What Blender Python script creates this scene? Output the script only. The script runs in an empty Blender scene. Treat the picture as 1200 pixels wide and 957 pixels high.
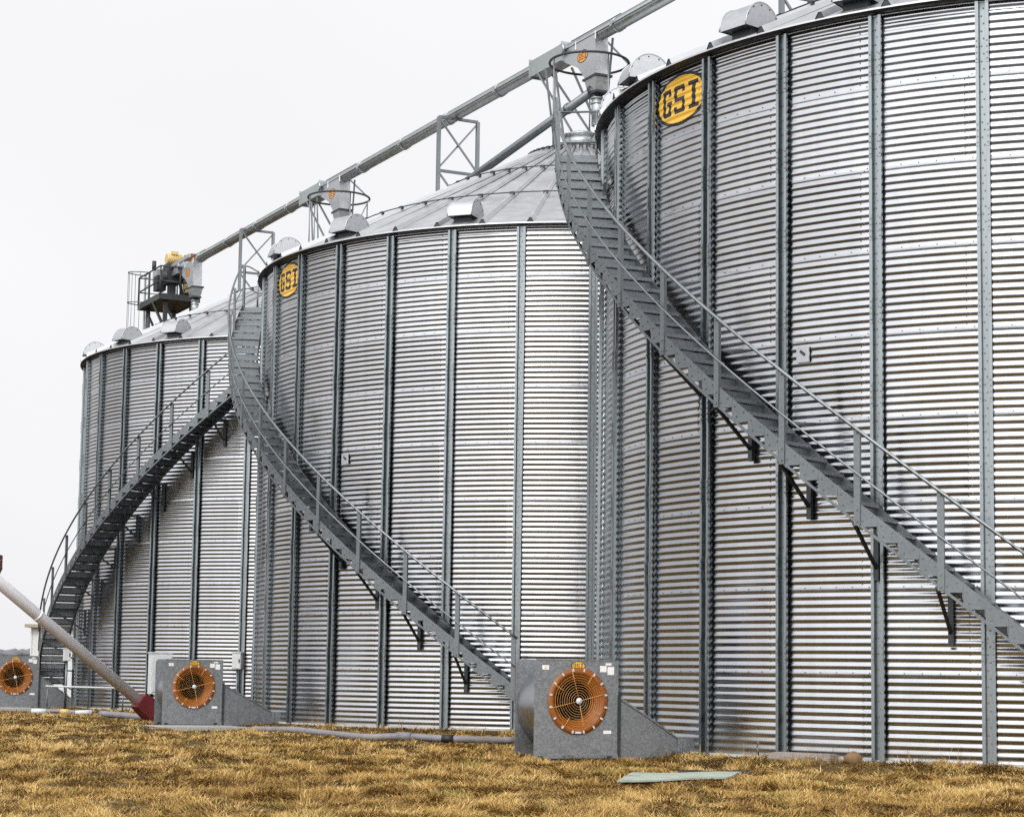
import bpy, math, random
import numpy as np
from mathutils import Vector, Matrix
random.seed(7); RNG = np.random.default_rng(11)
S = bpy.context.scene
COL = S.collection
rad = math.radians; sin = math.sin; cos = math.cos; pi = math.pi

# ------------------------------------------------------------------ helpers
def unit(v):
    v = np.asarray(v, float); n = np.linalg.norm(v)
    return v / n if n > 1e-12 else v

class MB:
    """collects shapes; build() links them as one mesh object"""
    def __init__(s): s.v = []; s.f = []; s.m = []; s.sm = []
    def add(s, vs, fs, mat=0, smooth=False):
        o = len(s.v)
        s.v.extend([tuple(map(float, q)) for q in vs])
        for f in fs:
            s.f.append(tuple(i + o for i in f)); s.m.append(mat); s.sm.append(smooth)
    def box(s, c, size, ax=None, mat=0):
        """centre, full size, axes = three vectors"""
        c = np.asarray(c, float)
        X, Y, Z = ax if ax is not None else np.eye(3)
        X, Y, Z = unit(X) * size[0] / 2, unit(Y) * size[1] / 2, unit(Z) * size[2] / 2
        vs = [c + a * X + b * Y + d * Z for a in (-1, 1) for b in (-1, 1) for d in (-1, 1)]
        s.add(vs, [(0, 1, 3, 2), (4, 6, 7, 5), (0, 4, 5, 1), (2, 3, 7, 6), (0, 2, 6, 4), (1, 5, 7, 3)], mat)
    def bar(s, a, b, w, h, up=(0, 0, 1), mat=0):
        """rectangular bar from a to b, w across, h along up"""
        a = np.asarray(a, float); b = np.asarray(b, float)
        d = unit(b - a); u = np.asarray(up, float)
        if abs(d @ unit(u)) > .98: u = np.array([0, 1., 0]) if abs(d[1]) < .9 else np.array([1., 0, 0])
        x = unit(np.cross(d, u)); u = np.cross(x, d)
        s.box((a + b) / 2, (np.linalg.norm(b - a), w, h), (d, x, u), mat)
    def tube(s, pts, r, n=10, mat=0, cap=True, closed=False):
        pts = [np.asarray(p, float) for p in pts]
        N = len(pts); rs = r if hasattr(r, '__len__') else [r] * N
        vs = []; prev = None
        for i in range(N):
            if closed: t = unit(pts[(i + 1) % N] - pts[i - 1])
            else: t = unit(pts[min(i + 1, N - 1)] - pts[max(i - 1, 0)])
            ref = np.array([0, 0, 1.]) if abs(t[2]) < .95 else np.array([0, 1., 0])
            x = unit(np.cross(ref, t)) if prev is None else unit(prev - t * (prev @ t))
            prev = x; y = np.cross(t, x)
            for k in range(n):
                a = 2 * pi * k / n
                vs.append(pts[i] + rs[i] * (cos(a) * x + sin(a) * y))
        fs = []
        for i in range(N if closed else N - 1):
            j = (i + 1) % N
            for k in range(n):
                fs.append((i * n + k, i * n + (k + 1) % n, j * n + (k + 1) % n, j * n + k))
        s.add(vs, fs, mat, True)
        if cap and not closed:
            o = len(s.v) - len(vs)
            s.f.append(tuple(o + k for k in range(n))[::-1]); s.m.append(mat); s.sm.append(False)
            s.f.append(tuple(o + (N - 1) * n + k for k in range(n))); s.m.append(mat); s.sm.append(False)
    def prism(s, poly, org, X, Y, N, depth, mat=0):
        """2-D polygon in plane (X,Y) at org, extruded along N by depth"""
        org = np.asarray(org, float); X = np.asarray(X, float); Y = np.asarray(Y, float); N = np.asarray(N, float)
        n = len(poly)
        vs = [org + x * X + y * Y for x, y in poly] + [org + x * X + y * Y + depth * N for x, y in poly]
        fs = [tuple(range(n))[::-1], tuple(range(n, 2 * n))] + [(i, (i + 1) % n, n + (i + 1) % n, n + i) for i in range(n)]
        s.add(vs, fs, mat)
    def lathe(s, prof, c, Zax=(0, 0, 1), n=32, mat=0, smooth=True):
        """profile (r, h) turned about axis Zax through c"""
        c = np.asarray(c, float); Z = unit(Zax)
        ref = np.array([0, 0, 1.]) if abs(Z[2]) < .9 else np.array([1., 0, 0])
        X = unit(np.cross(ref, Z)); Y = np.cross(Z, X)
        vs = []
        for r, h in prof:
            for k in range(n):
                a = 2 * pi * k / n
                vs.append(c + Z * h + r * (cos(a) * X + sin(a) * Y))
        fs = []
        for i in range(len(prof) - 1):
            for k in range(n):
                fs.append((i * n + k, i * n + (k + 1) % n, (i + 1) * n + (k + 1) % n, (i + 1) * n + k))
        s.add(vs, fs, mat, smooth)
    def mesh(s, name, mats, origin=(0, 0, 0)):
        me = bpy.data.meshes.new(name)
        o = np.asarray(origin, float)
        me.from_pydata([tuple(np.asarray(q) - o) for q in s.v], [], s.f)
        for m in (mats if isinstance(mats, (list, tuple)) else [mats]): me.materials.append(m)
        me.polygons.foreach_set('material_index', s.m)
        me.polygons.foreach_set('use_smooth', s.sm)
        me.update()
        return me
    def build(s, name, mats, parent=None, origin=None):
        if origin is None: origin = parent['org'] if parent is not None and 'org' in parent.keys() else (0, 0, 0)
        return link(name, s.mesh(name, mats, origin), parent)

def link(name, me, parent=None, loc=(0, 0, 0), rz=0.0):
    o = bpy.data.objects.new(name, me); COL.objects.link(o)
    o.parent = parent; o.location = loc; o.rotation_euler = (0, 0, rz)
    return o

def thing(name, label, cat, org, group=None):
    """an Empty at the thing's base; its parts are built in world coordinates minus org"""
    o = bpy.data.objects.new(name, None); COL.objects.link(o)
    o.location = org; o['org'] = [float(q) for q in org]
    o['label'] = label; o['category'] = cat
    if group: o['group'] = group
    o.empty_display_size = .3
    return o

def tag(o, label, cat, group=None):
    o['label'] = label; o['category'] = cat
    if group: o['group'] = group
    return o

def grid_mesh(name, V, nu, nv, mat, closed_u=False, smooth=True):
    """V: (nv*nu,3) array rows of nu"""
    me = bpy.data.meshes.new(name)
    i = np.arange(nu if closed_u else nu - 1); j = np.arange(nv - 1)
    I, J = np.meshgrid(i, j)
    a = J * nu + I; b = J * nu + (I + 1) % nu; c = (J + 1) * nu + (I + 1) % nu; d = (J + 1) * nu + I
    F = np.stack([a, b, c, d], -1).reshape(-1, 4)
    raw_mesh(me, V, F, smooth)
    me.materials.append(mat)
    return me

def raw_mesh(me, V, F, smooth):
    k = F.shape[1]
    me.vertices.add(len(V)); me.vertices.foreach_set('co', np.ascontiguousarray(V, dtype=np.float32).ravel())
    me.loops.add(F.size); me.loops.foreach_set('vertex_index', F.astype(np.int32).ravel())
    me.polygons.add(len(F))
    me.polygons.foreach_set('loop_start', np.arange(0, F.size, k, dtype=np.int32))
    me.polygons.foreach_set('use_smooth', np.full(len(F), smooth))
    me.update(calc_edges=True); me.validate()

# ------------------------------------------------------------------ materials
def mat_new(name):
    m = bpy.data.materials.new(name); m.use_nodes = True
    nt = m.node_tree; b = nt.nodes['Principled BSDF']
    return m, nt, b
def nd(nt, t, **kw):
    n = nt.nodes.new(t)
    for k, v in kw.items(): setattr(n, k, v)
    return n
def ramp(nt, fac, stops):
    r = nd(nt, 'ShaderNodeValToRGB'); e = r.color_ramp.elements
    while len(e) < len(stops): e.new(.5)
    for q, (p, c) in zip(e, stops): q.position = p; q.color = (*c, 1)
    nt.links.new(fac, r.inputs['Fac']); return r
def noise(nt, scale, detail=3., vec=None, rough=.55):
    n = nd(nt, 'ShaderNodeTexNoise'); n.inputs['Scale'].default_value = scale
    n.inputs['Detail'].default_value = detail; n.inputs['Roughness'].default_value = rough
    if vec is not None: nt.links.new(vec, n.inputs['Vector'])
    return n
def obj_vec(nt, scale=(1, 1, 1)):
    tc = nd(nt, 'ShaderNodeTexCoord'); mp = nd(nt, 'ShaderNodeMapping'); mp.inputs['Scale'].default_value = scale
    nt.links.new(tc.outputs['Object'], mp.inputs['Vector']); return mp.outputs['Vector']

def metal(name, col, rough=.35, metallic=1., var=.15, spangle=0., streak=0., spec_scale=9., bump=.0, rust=0.):
    """galvanised or painted metal with uneven zinc: patchy colour and gloss, run-down streaks"""
    m, nt, b = mat_new(name)
    v = obj_vec(nt)
    n1 = noise(nt, 1.3, 5, v); n2 = noise(nt, spec_scale, 4, v)
    mix = nd(nt, 'ShaderNodeMath', operation='ADD'); nt.links.new(n1.outputs['Fac'], mix.inputs[0]); nt.links.new(n2.outputs['Fac'], mix.inputs[1])
    half = nd(nt, 'ShaderNodeMath', operation='MULTIPLY'); half.inputs[1].default_value = .5; nt.links.new(mix.outputs[0], half.inputs[0])
    fac = half.outputs[0]
    if spangle:
        vo = nd(nt, 'ShaderNodeTexVoronoi'); vo.inputs['Scale'].default_value = 42; nt.links.new(v, vo.inputs['Vector'])
        bw = nd(nt, 'ShaderNodeSeparateColor'); nt.links.new(vo.outputs['Color'], bw.inputs[0])
        mm = nd(nt, 'ShaderNodeMix'); mm.inputs['Factor'].default_value = spangle
        nt.links.new(fac, mm.inputs['A']); nt.links.new(bw.outputs['Red'], mm.inputs['B']); fac = mm.outputs['Result']
    if streak:
        st = noise(nt, 1., 4, obj_vec(nt, (7, 7, .25)))
        mm = nd(nt, 'ShaderNodeMix'); mm.inputs['Factor'].default_value = streak
        nt.links.new(fac, mm.inputs['A']); nt.links.new(st.outputs['Fac'], mm.inputs['B']); fac = mm.outputs['Result']
    lo = tuple(c * (1 - var) for c in col); hi = tuple(min(1, c * (1 + var)) for c in col)
    r = ramp(nt, fac, [(.3, lo), (.7, hi)])
    out = r.outputs['Color']
    if rust:
        rn = noise(nt, 14, 6, v, .7); rr = ramp(nt, rn.outputs['Fac'], [(.62, (0, 0, 0)), (.74, (1, 1, 1))])
        mr = nd(nt, 'ShaderNodeMix', data_type='RGBA'); mr.inputs['B'].default_value = (.17, .075, .03, 1)
        sc = nd(nt, 'ShaderNodeMath', operation='MULTIPLY'); sc.inputs[1].default_value = rust; nt.links.new(rr.outputs['Color'], sc.inputs[0])
        nt.links.new(sc.outputs[0], mr.inputs['Factor']); nt.links.new(out, mr.inputs['A']); out = mr.outputs['Result']
    nt.links.new(out, b.inputs['Base Color'])
    b.inputs['Metallic'].default_value = metallic
    mr = nd(nt, 'ShaderNodeMapRange'); mr.inputs['From Min'].default_value = .3; mr.inputs['From Max'].default_value = .7
    mr.inputs['To Min'].default_value = rough * .8; mr.inputs['To Max'].default_value = rough * 1.25
    nt.links.new(n2.outputs['Fac'], mr.inputs['Value']); nt.links.new(mr.outputs['Result'], b.inputs['Roughness'])
    if bump:
        bp = nd(nt, 'ShaderNodeBump'); bp.inputs['Strength'].default_value = bump; bp.inputs['Distance'].default_value = .02
        nb = noise(nt, 3.5, 3, v); nt.links.new(nb.outputs['Fac'], bp.inputs['Height']); nt.links.new(bp.outputs['Normal'], b.inputs['Normal'])
    return m
def paint(name, col, rough=.5, var=.15, scale=6., metallic=0.):
    return metal(name, col, rough, metallic, var, spec_scale=scale)

M = {}
M['wall'] = metal('corrugated galvanised sheet', (.405, .417, .437), .20, 1., .11, streak=.45, spec_scale=3.)
def sheet_variation(m):
    nt = m.node_tree; b = nt.nodes['Principled BSDF']
    def mt(op, a, b_=None):
        n = nd(nt, 'ShaderNodeMath', operation=op)
        for i, q in enumerate((a, b_)):
            if q is None: continue
            if isinstance(q, (int, float)): n.inputs[i].default_value = q
            else: nt.links.new(q, n.inputs[i])
        return n.outputs[0]
    tc = nd(nt, 'ShaderNodeTexCoord'); sp = nd(nt, 'ShaderNodeSeparateXYZ'); nt.links.new(tc.outputs['Object'], sp.inputs[0])
    an = mt('MULTIPLY', mt('ARCTAN2', sp.outputs['X'], mt('MULTIPLY', sp.outputs['Y'], -1.)), 32 / (2 * pi))
    ring = mt('FLOOR', mt('DIVIDE', sp.outputs['Z'], 1.1176))
    bay = mt('FLOOR', mt('DIVIDE', mt('SUBTRACT', mt('SUBTRACT', an, .83), mt('MODULO', ring, 2.)), 2.))
    cb = nd(nt, 'ShaderNodeCombineXYZ'); nt.links.new(bay, cb.inputs[0]); nt.links.new(ring, cb.inputs[1])
    oi = nd(nt, 'ShaderNodeObjectInfo'); nt.links.new(oi.outputs['Location'], cb.inputs[2]) if 0 else None
    wn = nd(nt, 'ShaderNodeTexWhiteNoise', noise_dimensions='3D'); nt.links.new(cb.outputs[0], wn.inputs['Vector'])
    tone = mt('ADD', mt('MULTIPLY', wn.outputs['Value'], .22), .89)
    dn = noise(nt, 5., 6, tc.outputs['Object'], .65)
    dirt = mt('MULTIPLY', mt('SUBTRACT', 1., mt('MINIMUM', mt('DIVIDE', sp.outputs['Z'], .35), 1.)), mt('MINIMUM', mt('MULTIPLY', dn.outputs['Fac'], 1.2), 1.))
    old = b.inputs['Base Color'].links[0].from_socket
    vm = nd(nt, 'ShaderNodeVectorMath', operation='SCALE'); nt.links.new(old, vm.inputs[0]); nt.links.new(tone, vm.inputs['Scale'])
    mx = nd(nt, 'ShaderNodeMix', data_type='RGBA'); mx.inputs['B'].default_value = (.20, .16, .11, 1)
    nt.links.new(mt('MULTIPLY', dirt, .8), mx.inputs['Factor']); nt.links.new(vm.outputs[0], mx.inputs['A']); nt.links.new(mx.outputs['Result'], b.inputs['Base Color'])
    ro = b.inputs['Roughness'].links[0].from_socket
    nt.links.new(mt('ADD', mt('MULTIPLY', ro, mt('ADD', mt('MULTIPLY', wn.outputs['Value'], .5), .75)), mt('MULTIPLY', dirt, .35)), b.inputs['Roughness'])
sheet_variation(M['wall'])
M['brace'] = metal('shaded brace steel', (.07, .078, .083), .5, .9, .25)  # stair steel darkened: shade under the stairs put into its colour
M['bolt'] = metal('weathered bolt', (.23, .20, .165), .55, .7, .3)
M['stiff'] = metal('galvanised stiffener', (.25, .278, .29), .33, 1., .16, streak=.3, rust=.12)
M['roof'] = metal('galvanised roof sheet', (.54, .545, .56), .45, 1., .09, spec_scale=2.5)
M['vent'] = metal('vent sheet', (.47, .48, .50), .5, 1., .10, spangle=.2)
M['stair'] = metal('galvanised stair steel', (.175, .193, .203), .46, .95, .2, spangle=.15)
M['tread'] = metal('galvanised tread plate', (.20, .217, .232), .45, .95, .2, spangle=.25)
M['rail'] = metal('galvanised pipe rail', (.23, .25, .26), .45, 1., .2)
M['conv'] = metal('galvanised conveyor trough', (.40, .43, .43), .42, 1., .14)
M['fan'] = metal('dull spangled fan sheet', (.25, .262, .275), .52, .75, .17, spangle=.5)
M['scroll'] = metal('bright scroll sheet', (.33, .34, .36), .36, 1., .08)
M['dark'] = metal('dark painted steel and shade fill', (.035, .038, .042), .5, .3, .3)
M['black'] = paint('black paint', (.012, .012, .013), .5)
M['yellow'] = paint('yellow emblem enamel', (.74, .43, .035), .28, .08)
M['orange'] = paint('orange fan inlet paint', (.26, .080, .008), .42, .35, 8)
M['wire'] = paint('orange coated guard wire', (.68, .33, .09), .4, .1)
M['white'] = paint('white sticker', (.78, .78, .78), .5, .05)
M['cabinet'] = paint('pale grey cabinet enamel', (.58, .60, .61), .45, .08)
M['motor'] = paint('yellow motor paint', (.58, .42, .17), .45, .12)
M['red'] = paint('faded red auger paint', (.115, .009, .012), .5, .3)
M['auger'] = metal('auger tube zinc', (.78, .76, .79), .34, .15, .08)
M['pvc'] = paint('grey plastic pipe', (.20, .19, .20), .5, .3)
M['concrete'] = paint('grey concrete', (.36, .35, .33), .85, .25, 14)
M['wood'] = paint('weathered grey timber', (.26, .225, .20), .85, .3, 18)
M['board'] = paint('pale green board', (.29, .33, .275), .8, .4, 7)
M['dirt'] = paint('bare dark soil', (.022, .015, .009), .95, .6, 30)
M['shed'] = paint('white shed sheet', (.62, .62, .62), .6, .08)
M['shedroof'] = paint('tan shed roof', (.33, .27, .20), .7, .15)

# ------------------------------------------------------------------ camera (solved from the photograph's perspective)
F_PX, PITCH, CY, CAM_H, ROLL = 2410.6256, .1095, 528.26, 1.0074, .0146
cam = bpy.data.cameras.new('camera'); co = bpy.data.objects.new('camera', cam); COL.objects.link(co); S.camera = co
cam.sensor_fit = 'HORIZONTAL'; cam.sensor_width = 36; cam.lens = F_PX / 1200 * 36
cam.shift_y = (CY - 478.5) / 1200; cam.clip_start = .1; cam.clip_end = 4000
fw = Vector((0, cos(PITCH), sin(PITCH))); up = Vector((0, -sin(PITCH), cos(PITCH))); rt = Vector((1, 0, 0))
R_ = rt * cos(ROLL) + up * sin(ROLL); U_ = -rt * sin(ROLL) + up * cos(ROLL)
co.matrix_world = Matrix(((R_.x, U_.x, -fw.x, 0), (R_.y, U_.y, -fw.y, 0), (R_.z, U_.z, -fw.z, CAM_H), (0, 0, 0, 1)))

# ------------------------------------------------------------------ sizes shared by the three bins
R = 7.296; EAVE = 9.935; RING = 1.1176; COR = .1016; AMP = .0066
SL = .4985; RE = 7.46                                  # roof slope, eave radius
def roof_z(r): return EAVE + .03 + (RE - r) * SL
BINS = {'C': (8.7545, 32.9889, -88.9355), 'B': (1.5263, 47.3244, -78.5104), 'A': (-5.4416, 61.458, -68.6919)}
D = np.array([-.446, .895, 0.]); D /= np.linalg.norm(D)           # conveyor runs away along D
X_ = np.array([D[1], -D[0], 0.])                                   # across the conveyor, to the right
Z_ = np.array([0, 0, 1.])

def wall_amp(z):
    k = np.round(z / RING); dz = np.abs(z - k * RING)
    a = np.ones_like(z)
    a[(dz < .045) & (k > 0) & (k < 9)] = .3
    return a
def wall_r(z):
    z = np.asarray(z, float)
    return R + AMP * wall_amp(z) * np.cos(2 * pi * z / COR) - AMP

# wall mesh: corrugations are real geometry, seam bolts belong to the sheet
def make_wall():
    nz = 98 * 8 + 1; nu = 32 * 6
    z = np.linspace(0, 98 * COR, nz); r = wall_r(z)
    a = np.arange(nu) * 2 * pi / nu
    A2, Rr = np.meshgrid(a, r); _, Zz = np.meshgrid(a, z)
    V = np.stack([Rr * np.sin(A2), -Rr * np.cos(A2), Zz], -1).reshape(-1, 3)
    j, i = np.meshgrid(np.arange(nz - 1), np.arange(nu), indexing='ij')
    Fq = np.stack([j * nu + i, j * nu + (i + 1) % nu, (j + 1) * nu + (i + 1) % nu, (j + 1) * nu + i], -1).reshape(-1, 4)
    ns = len(Fq)
    # bolts
    pos = []
    st = 2 * pi / 32
    for k in range(1, 9):
        for q in range(192): pos.append((q * 2 * pi / 192 + .013, k * RING + .012))
    for bay in range(32):
        for ring in range(9):
            if (bay + ring) % 2: continue
            for q in range(11):
                z0 = ring * RING + (q + .5) * COR
                pos.append((bay * st + .83 * st, z0)); pos.append((bay * st + .83 * st + .0075, z0 + .03))
    pos = [q for q in pos if q[1] < 9.88]
    pos = np.array(pos); h = .0075
    rr = wall_r(pos[:, 1])
    cr = np.array([[-1, -1], [1, -1], [1, 1], [-1, 1]]) * h
    bv = []
    for out, sc in ((-.004, 1.), (.010, .8)):
        for c in cr * sc:
            aa = pos[:, 0] + c[0] / R; r2 = rr + out
            bv.append(np.stack([r2 * np.sin(aa), -r2 * np.cos(aa), pos[:, 1] + c[1]], -1))
    bv = np.stack(bv, 1); nb = len(pos)
    base = len(V) + np.arange(nb)[:, None] * 8
    loc = np.array([[4, 5, 6, 7], [0, 1, 5, 4], [1, 2, 6, 5], [2, 3, 7, 6], [3, 0, 4, 7]])
    Fb = (base[:, None, :] + loc[None]).reshape(-1, 4)
    me = bpy.data.meshes.new('wall')
    raw_mesh(me, np.concatenate([V, bv.reshape(-1, 3)]), np.concatenate([Fq, Fb]), True)
    me.materials.append(M['wall']); me.materials.append(M['bolt'])
    mi = np.zeros(len(me.polygons), np.int32); mi[ns:] = 1; me.polygons.foreach_set('material_index', mi)
    sm = np.ones(len(me.polygons), bool); sm[ns:] = False; me.polygons.foreach_set('use_smooth', sm)
    return me
WALL = make_wall()

def make_stiffener():
    prof = [(-.090, .040), (-.088, .074), (-.046, .074), (-.034, .006), (.034, .006), (.046, .074), (.088, .074), (.090, .040)]
    t = .005
    inner = [(x * (1 if abs(x) > .06 else .93), r - t) for x, r in prof]
    inner[0] = (-.085, .040); inner[-1] = (.085, .040)
    loop = prof + inner[::-1]
    mb = MB(); n = len(loop); z0, z1 = 0.0, 9.90
    vs = [(x, -(R + r), z) for z in (z0, z1) for x, r in loop]
    mb.add(vs, [(i, (i + 1) % n, n + (i + 1) % n, n + i) for i in range(n)])
    m = len(prof)
    for o in (0, n):
        for i in range(m - 1): mb.f.append((o + i, o + i + 1, o + n - 2 - i, o + n - 1 - i)); mb.m.append(0); mb.sm.append(False)
    for k in range(97):                                       # bolts down the web
        mb.box((0.014 * (-1) ** k, -(R + .010), .06 + k * COR), (.018, .012, .018), mat=1)
    for k in range(1, 9):                                     # splice plates
        z = k * RING + .3
        for x in (-.066, .066): mb.box((x, -(R + .078), z), (.036, .006, .34))
        for q in range(4):
            for x in (-.066, .066): mb.box((x, -(R + .084), z - .12 + q * .08), (.016, .012, .016), mat=1)
    return mb.mesh('stiffener', [M['stiff'], M['bolt']])
STIFF = make_stiffener()

def make_roof():
    mb = MB(); n = 48; prof = [(RE, 0), (5.74, 0), (4.0, 0), (2.2, 0), (.42, 0)]
    sub = 4; N = n * sub
    for i in range(len(prof) - 1):
        r0, r1 = prof[i][0], prof[i + 1][0]
        lift = .0                                       # sheets lap each other
        vs = []; fs = []
        for r, dz in ((r0, lift + .004), (r1, lift + .004)):
            for k in range(N):
                a = 2 * pi * k / N
                vs.append((r * sin(a), -r * cos(a), roof_z(r) + dz))
        for k in range(N): fs.append((k, (k + 1) % N, N + (k + 1) % N, N + k))
        mb.add(vs, fs)
    # eave lip turned down, and the soffit, under-eave shade put into its dark colour
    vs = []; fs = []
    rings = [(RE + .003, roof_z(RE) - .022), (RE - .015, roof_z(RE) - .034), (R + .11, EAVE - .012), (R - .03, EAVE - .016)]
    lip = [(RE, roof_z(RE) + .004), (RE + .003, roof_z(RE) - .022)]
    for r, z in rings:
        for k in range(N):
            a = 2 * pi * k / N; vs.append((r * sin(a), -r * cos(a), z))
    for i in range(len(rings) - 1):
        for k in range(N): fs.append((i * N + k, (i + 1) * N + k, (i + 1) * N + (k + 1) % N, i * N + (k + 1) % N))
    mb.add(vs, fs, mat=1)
    vs = [(r * sin(2 * pi * k / N), -r * cos(2 * pi * k / N), z) for r, z in lip for k in range(N)]
    mb.add(vs, [(k, N + k, N + (k + 1) % N, (k + 1) % N) for k in range(N)])
    # ribs: trapezoid section, open eave end filled by a dark face for its shade
    for k in range(n):
        a = 2 * pi * k / n; rv = np.array([sin(a), -cos(a), 0]); tv = np.array([cos(a), sin(a), 0])
        sec = [(-.075, -.002), (-.022, .09), (.022, .09), (.075, -.002)]
        vs = []
        for r, sc in ((RE + .012, 1.), (1.0, .42)):
            c = rv * r + np.array([0, 0, roof_z(r) + .006 + (.03 if r < 2 else 0)])
            for x, y in sec: vs.append(c + tv * x * sc + Z_ * y * sc)
        mb.add(vs, [(0, 1, 5, 4), (1, 2, 6, 5), (2, 3, 7, 6)])
        mb.add([rv * (RE + .002) + np.array([0, 0, roof_z(RE) + .004]) + tv * x * .93 + Z_ * y * .9 for x, y in sec], [(0, 1, 2, 3)], mat=1)
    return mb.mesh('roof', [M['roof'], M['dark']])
ROOF = make_roof()

def make_rod(r):
    mb = MB(); n = 96
    z = roof_z(r) + .10
    mb.tube([(r * sin(2 * pi * k / n), -r * cos(2 * pi * k / n), z) for k in range(n)], .013, 6, closed=True)
    for k in range(48):
        a = 2 * pi * k / 48; c = np.array([r * sin(a), -r * cos(a), z - .03]); 
        mb.box(c, (.10, .06, .09), ([cos(a), sin(a), 0], [sin(a), -cos(a), 0], [0, 0, 1]))
    return mb.mesh('roof_ring', M['dark'])
RODS = [make_rod(5.46), make_rod(3.22), make_rod(1.25)]

def make_vent():
    """half-drum hood: axis along the eave, mouth hanging open below its outer half (built at angle 0, outward = -y)"""
    mb = MB(); rr = .34; L = .52; n = 18; rc = 7.06; zc = roof_z(rc) + .015
    arc = [(rr * cos(pi * k / n), rr * 1.12 * sin(pi * k / n)) for k in range(n + 1)]      # (outward, up)
    def P(o, u, x): return (x, -(rc + o), zc + u)
    vs = [P(o, u, x) for x in (-L / 2, L / 2) for o, u in arc]
    m = n + 1
    mb.add(vs, [(k, m + k, m + k + 1, k + 1) for k in range(n)], smooth=True)
    for x, rev in ((-L / 2, 1), (L / 2, 0)):
        f = tuple(range(m)); mb.add([P(o, u, x) for o, u in arc], [f[::-1] if rev else f])
        mb.tube([P(o * 1.01, u * 1.01, x) for o, u in arc], .010, 6)                 # rolled rim
        mb.prism([(-.34, .01), (.34, .01), (.30, -.16), (-.30, -.16 - .0)], (x - (.003 if rev else 0), -rc, zc), (0, -1, 0), (0, 0, 1), (1, 0, 0), .003) if 0 else None
    # dark sheet across the mouth standing for the shade inside, neck boot and seam strip
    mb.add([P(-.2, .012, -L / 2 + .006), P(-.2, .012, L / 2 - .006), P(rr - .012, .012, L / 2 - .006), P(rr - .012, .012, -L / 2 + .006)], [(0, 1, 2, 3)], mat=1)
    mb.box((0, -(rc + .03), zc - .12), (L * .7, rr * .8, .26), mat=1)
    mb.box((0, -(rc - .18), zc - .04), (L - .03, .34, .12))
    for k in range(5):
        mb.box(P(rr * cos(.5 + k * .5) , rr * sin(.5 + k * .5), L / 2 + .004), (.010, .018, .018), mat=1)
    return mb.mesh('roof_vent', [M['vent'], M['dark']])
VENT = make_vent()

# emblem: yellow oval, black rim and black block letters G S I
def emblem_cell(u, v):
    """u, v in [-1,1] over the oval's box; returns 0 nothing, 1 yellow, 2 black"""
    q = u * u + v * v
    if q > 1: return 0
    if q > .80: return 2
    u = (u - .03) * 1.06
    def box(x0, x1, y0, y1): return x0 <= u <= x1 and y0 <= v <= y1
    t = .125; h = .55; vt = .17
    g = box(-.76, -.76 + t, -h + .06, h - .06) or box(-.70, -.40, h - vt, h) or box(-.70, -.40, -h, -h + vt) or box(-.40 - t, -.40, -h + .06, .02) or box(-.58, -.36, -.10, .06) or box(-.40 - t, -.40, h - .32, h - .05)
    s_ = box(-.24, .15, h - vt, h) or box(-.24, .15, -.085, .085) or box(-.24, .15, -h, -h + vt) or box(-.27, -.27 + t, 0, h - .05) or box(.17 - t, .17, -h + .05, 0) or box(.17 - t, .17, h - .30, h - .05) or box(-.27, -.27 + t, -h + .05, -h + .30)
    i_ = box(.31, .70, h - vt, h) or box(.31, .70, -h, -h + vt) or box(.445, .445 + t * 1.1, -h, h)
    return 2 if (g or s_ or i_) else 1
def emblem_mesh(name, fn, nu, nv, mats):
    """fn(u, v) -> point; only the cells of the oval become faces"""
    us = np.linspace(-1, 1, nu + 1); vs_ = np.linspace(-1, 1, nv + 1)
    mb = MB(); idx = {}
    def vid(i, j):
        if (i, j) not in idx: idx[(i, j)] = len(mb.v); mb.v.append(tuple(map(float, fn(us[i], vs_[j]))))
        return idx[(i, j)]
    for j in range(nv):
        for i in range(nu):
            c = emblem_cell((us[i] + us[i + 1]) / 2, (vs_[j] + vs_[j + 1]) / 2)
            if c: mb.f.append((vid(i, j), vid(i + 1, j), vid(i + 1, j + 1), vid(i, j + 1))); mb.m.append(c - 1); mb.sm.append(True)
    return mb.mesh(name, mats)
def wall_emblem_fn(u, v):
    a = u * rad(5.25); z = 9.47 + .385 * v
    r = float(wall_r(np.array([z]))[0]) + .004
    return (r * sin(a), -r * cos(a), z)
WALL_EMB = emblem_mesh('emblem', wall_emblem_fn, 130, 96, [M['yellow'], M['black']])

def flat_emblem(mb_name, c, X, Y, N, w, h, parent, mats=None, nu=44, nv=30):
    c = np.asarray(c, float); X = unit(X); Y = unit(Y); N = unit(N); o = np.array(parent['org']) if 'org' in parent.keys() else np.zeros(3)
    if parent.type != 'EMPTY': o = np.array(parent.parent['org']) if 'org' in parent.parent.keys() else o
    me = emblem_mesh(mb_name, lambda u, v: c + X * u * w / 2 + Y * v * h / 2 + N * .004 - o, nu, nv, mats or [M['yellow'], M['black']])
    return link(mb_name, me, parent)

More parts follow.
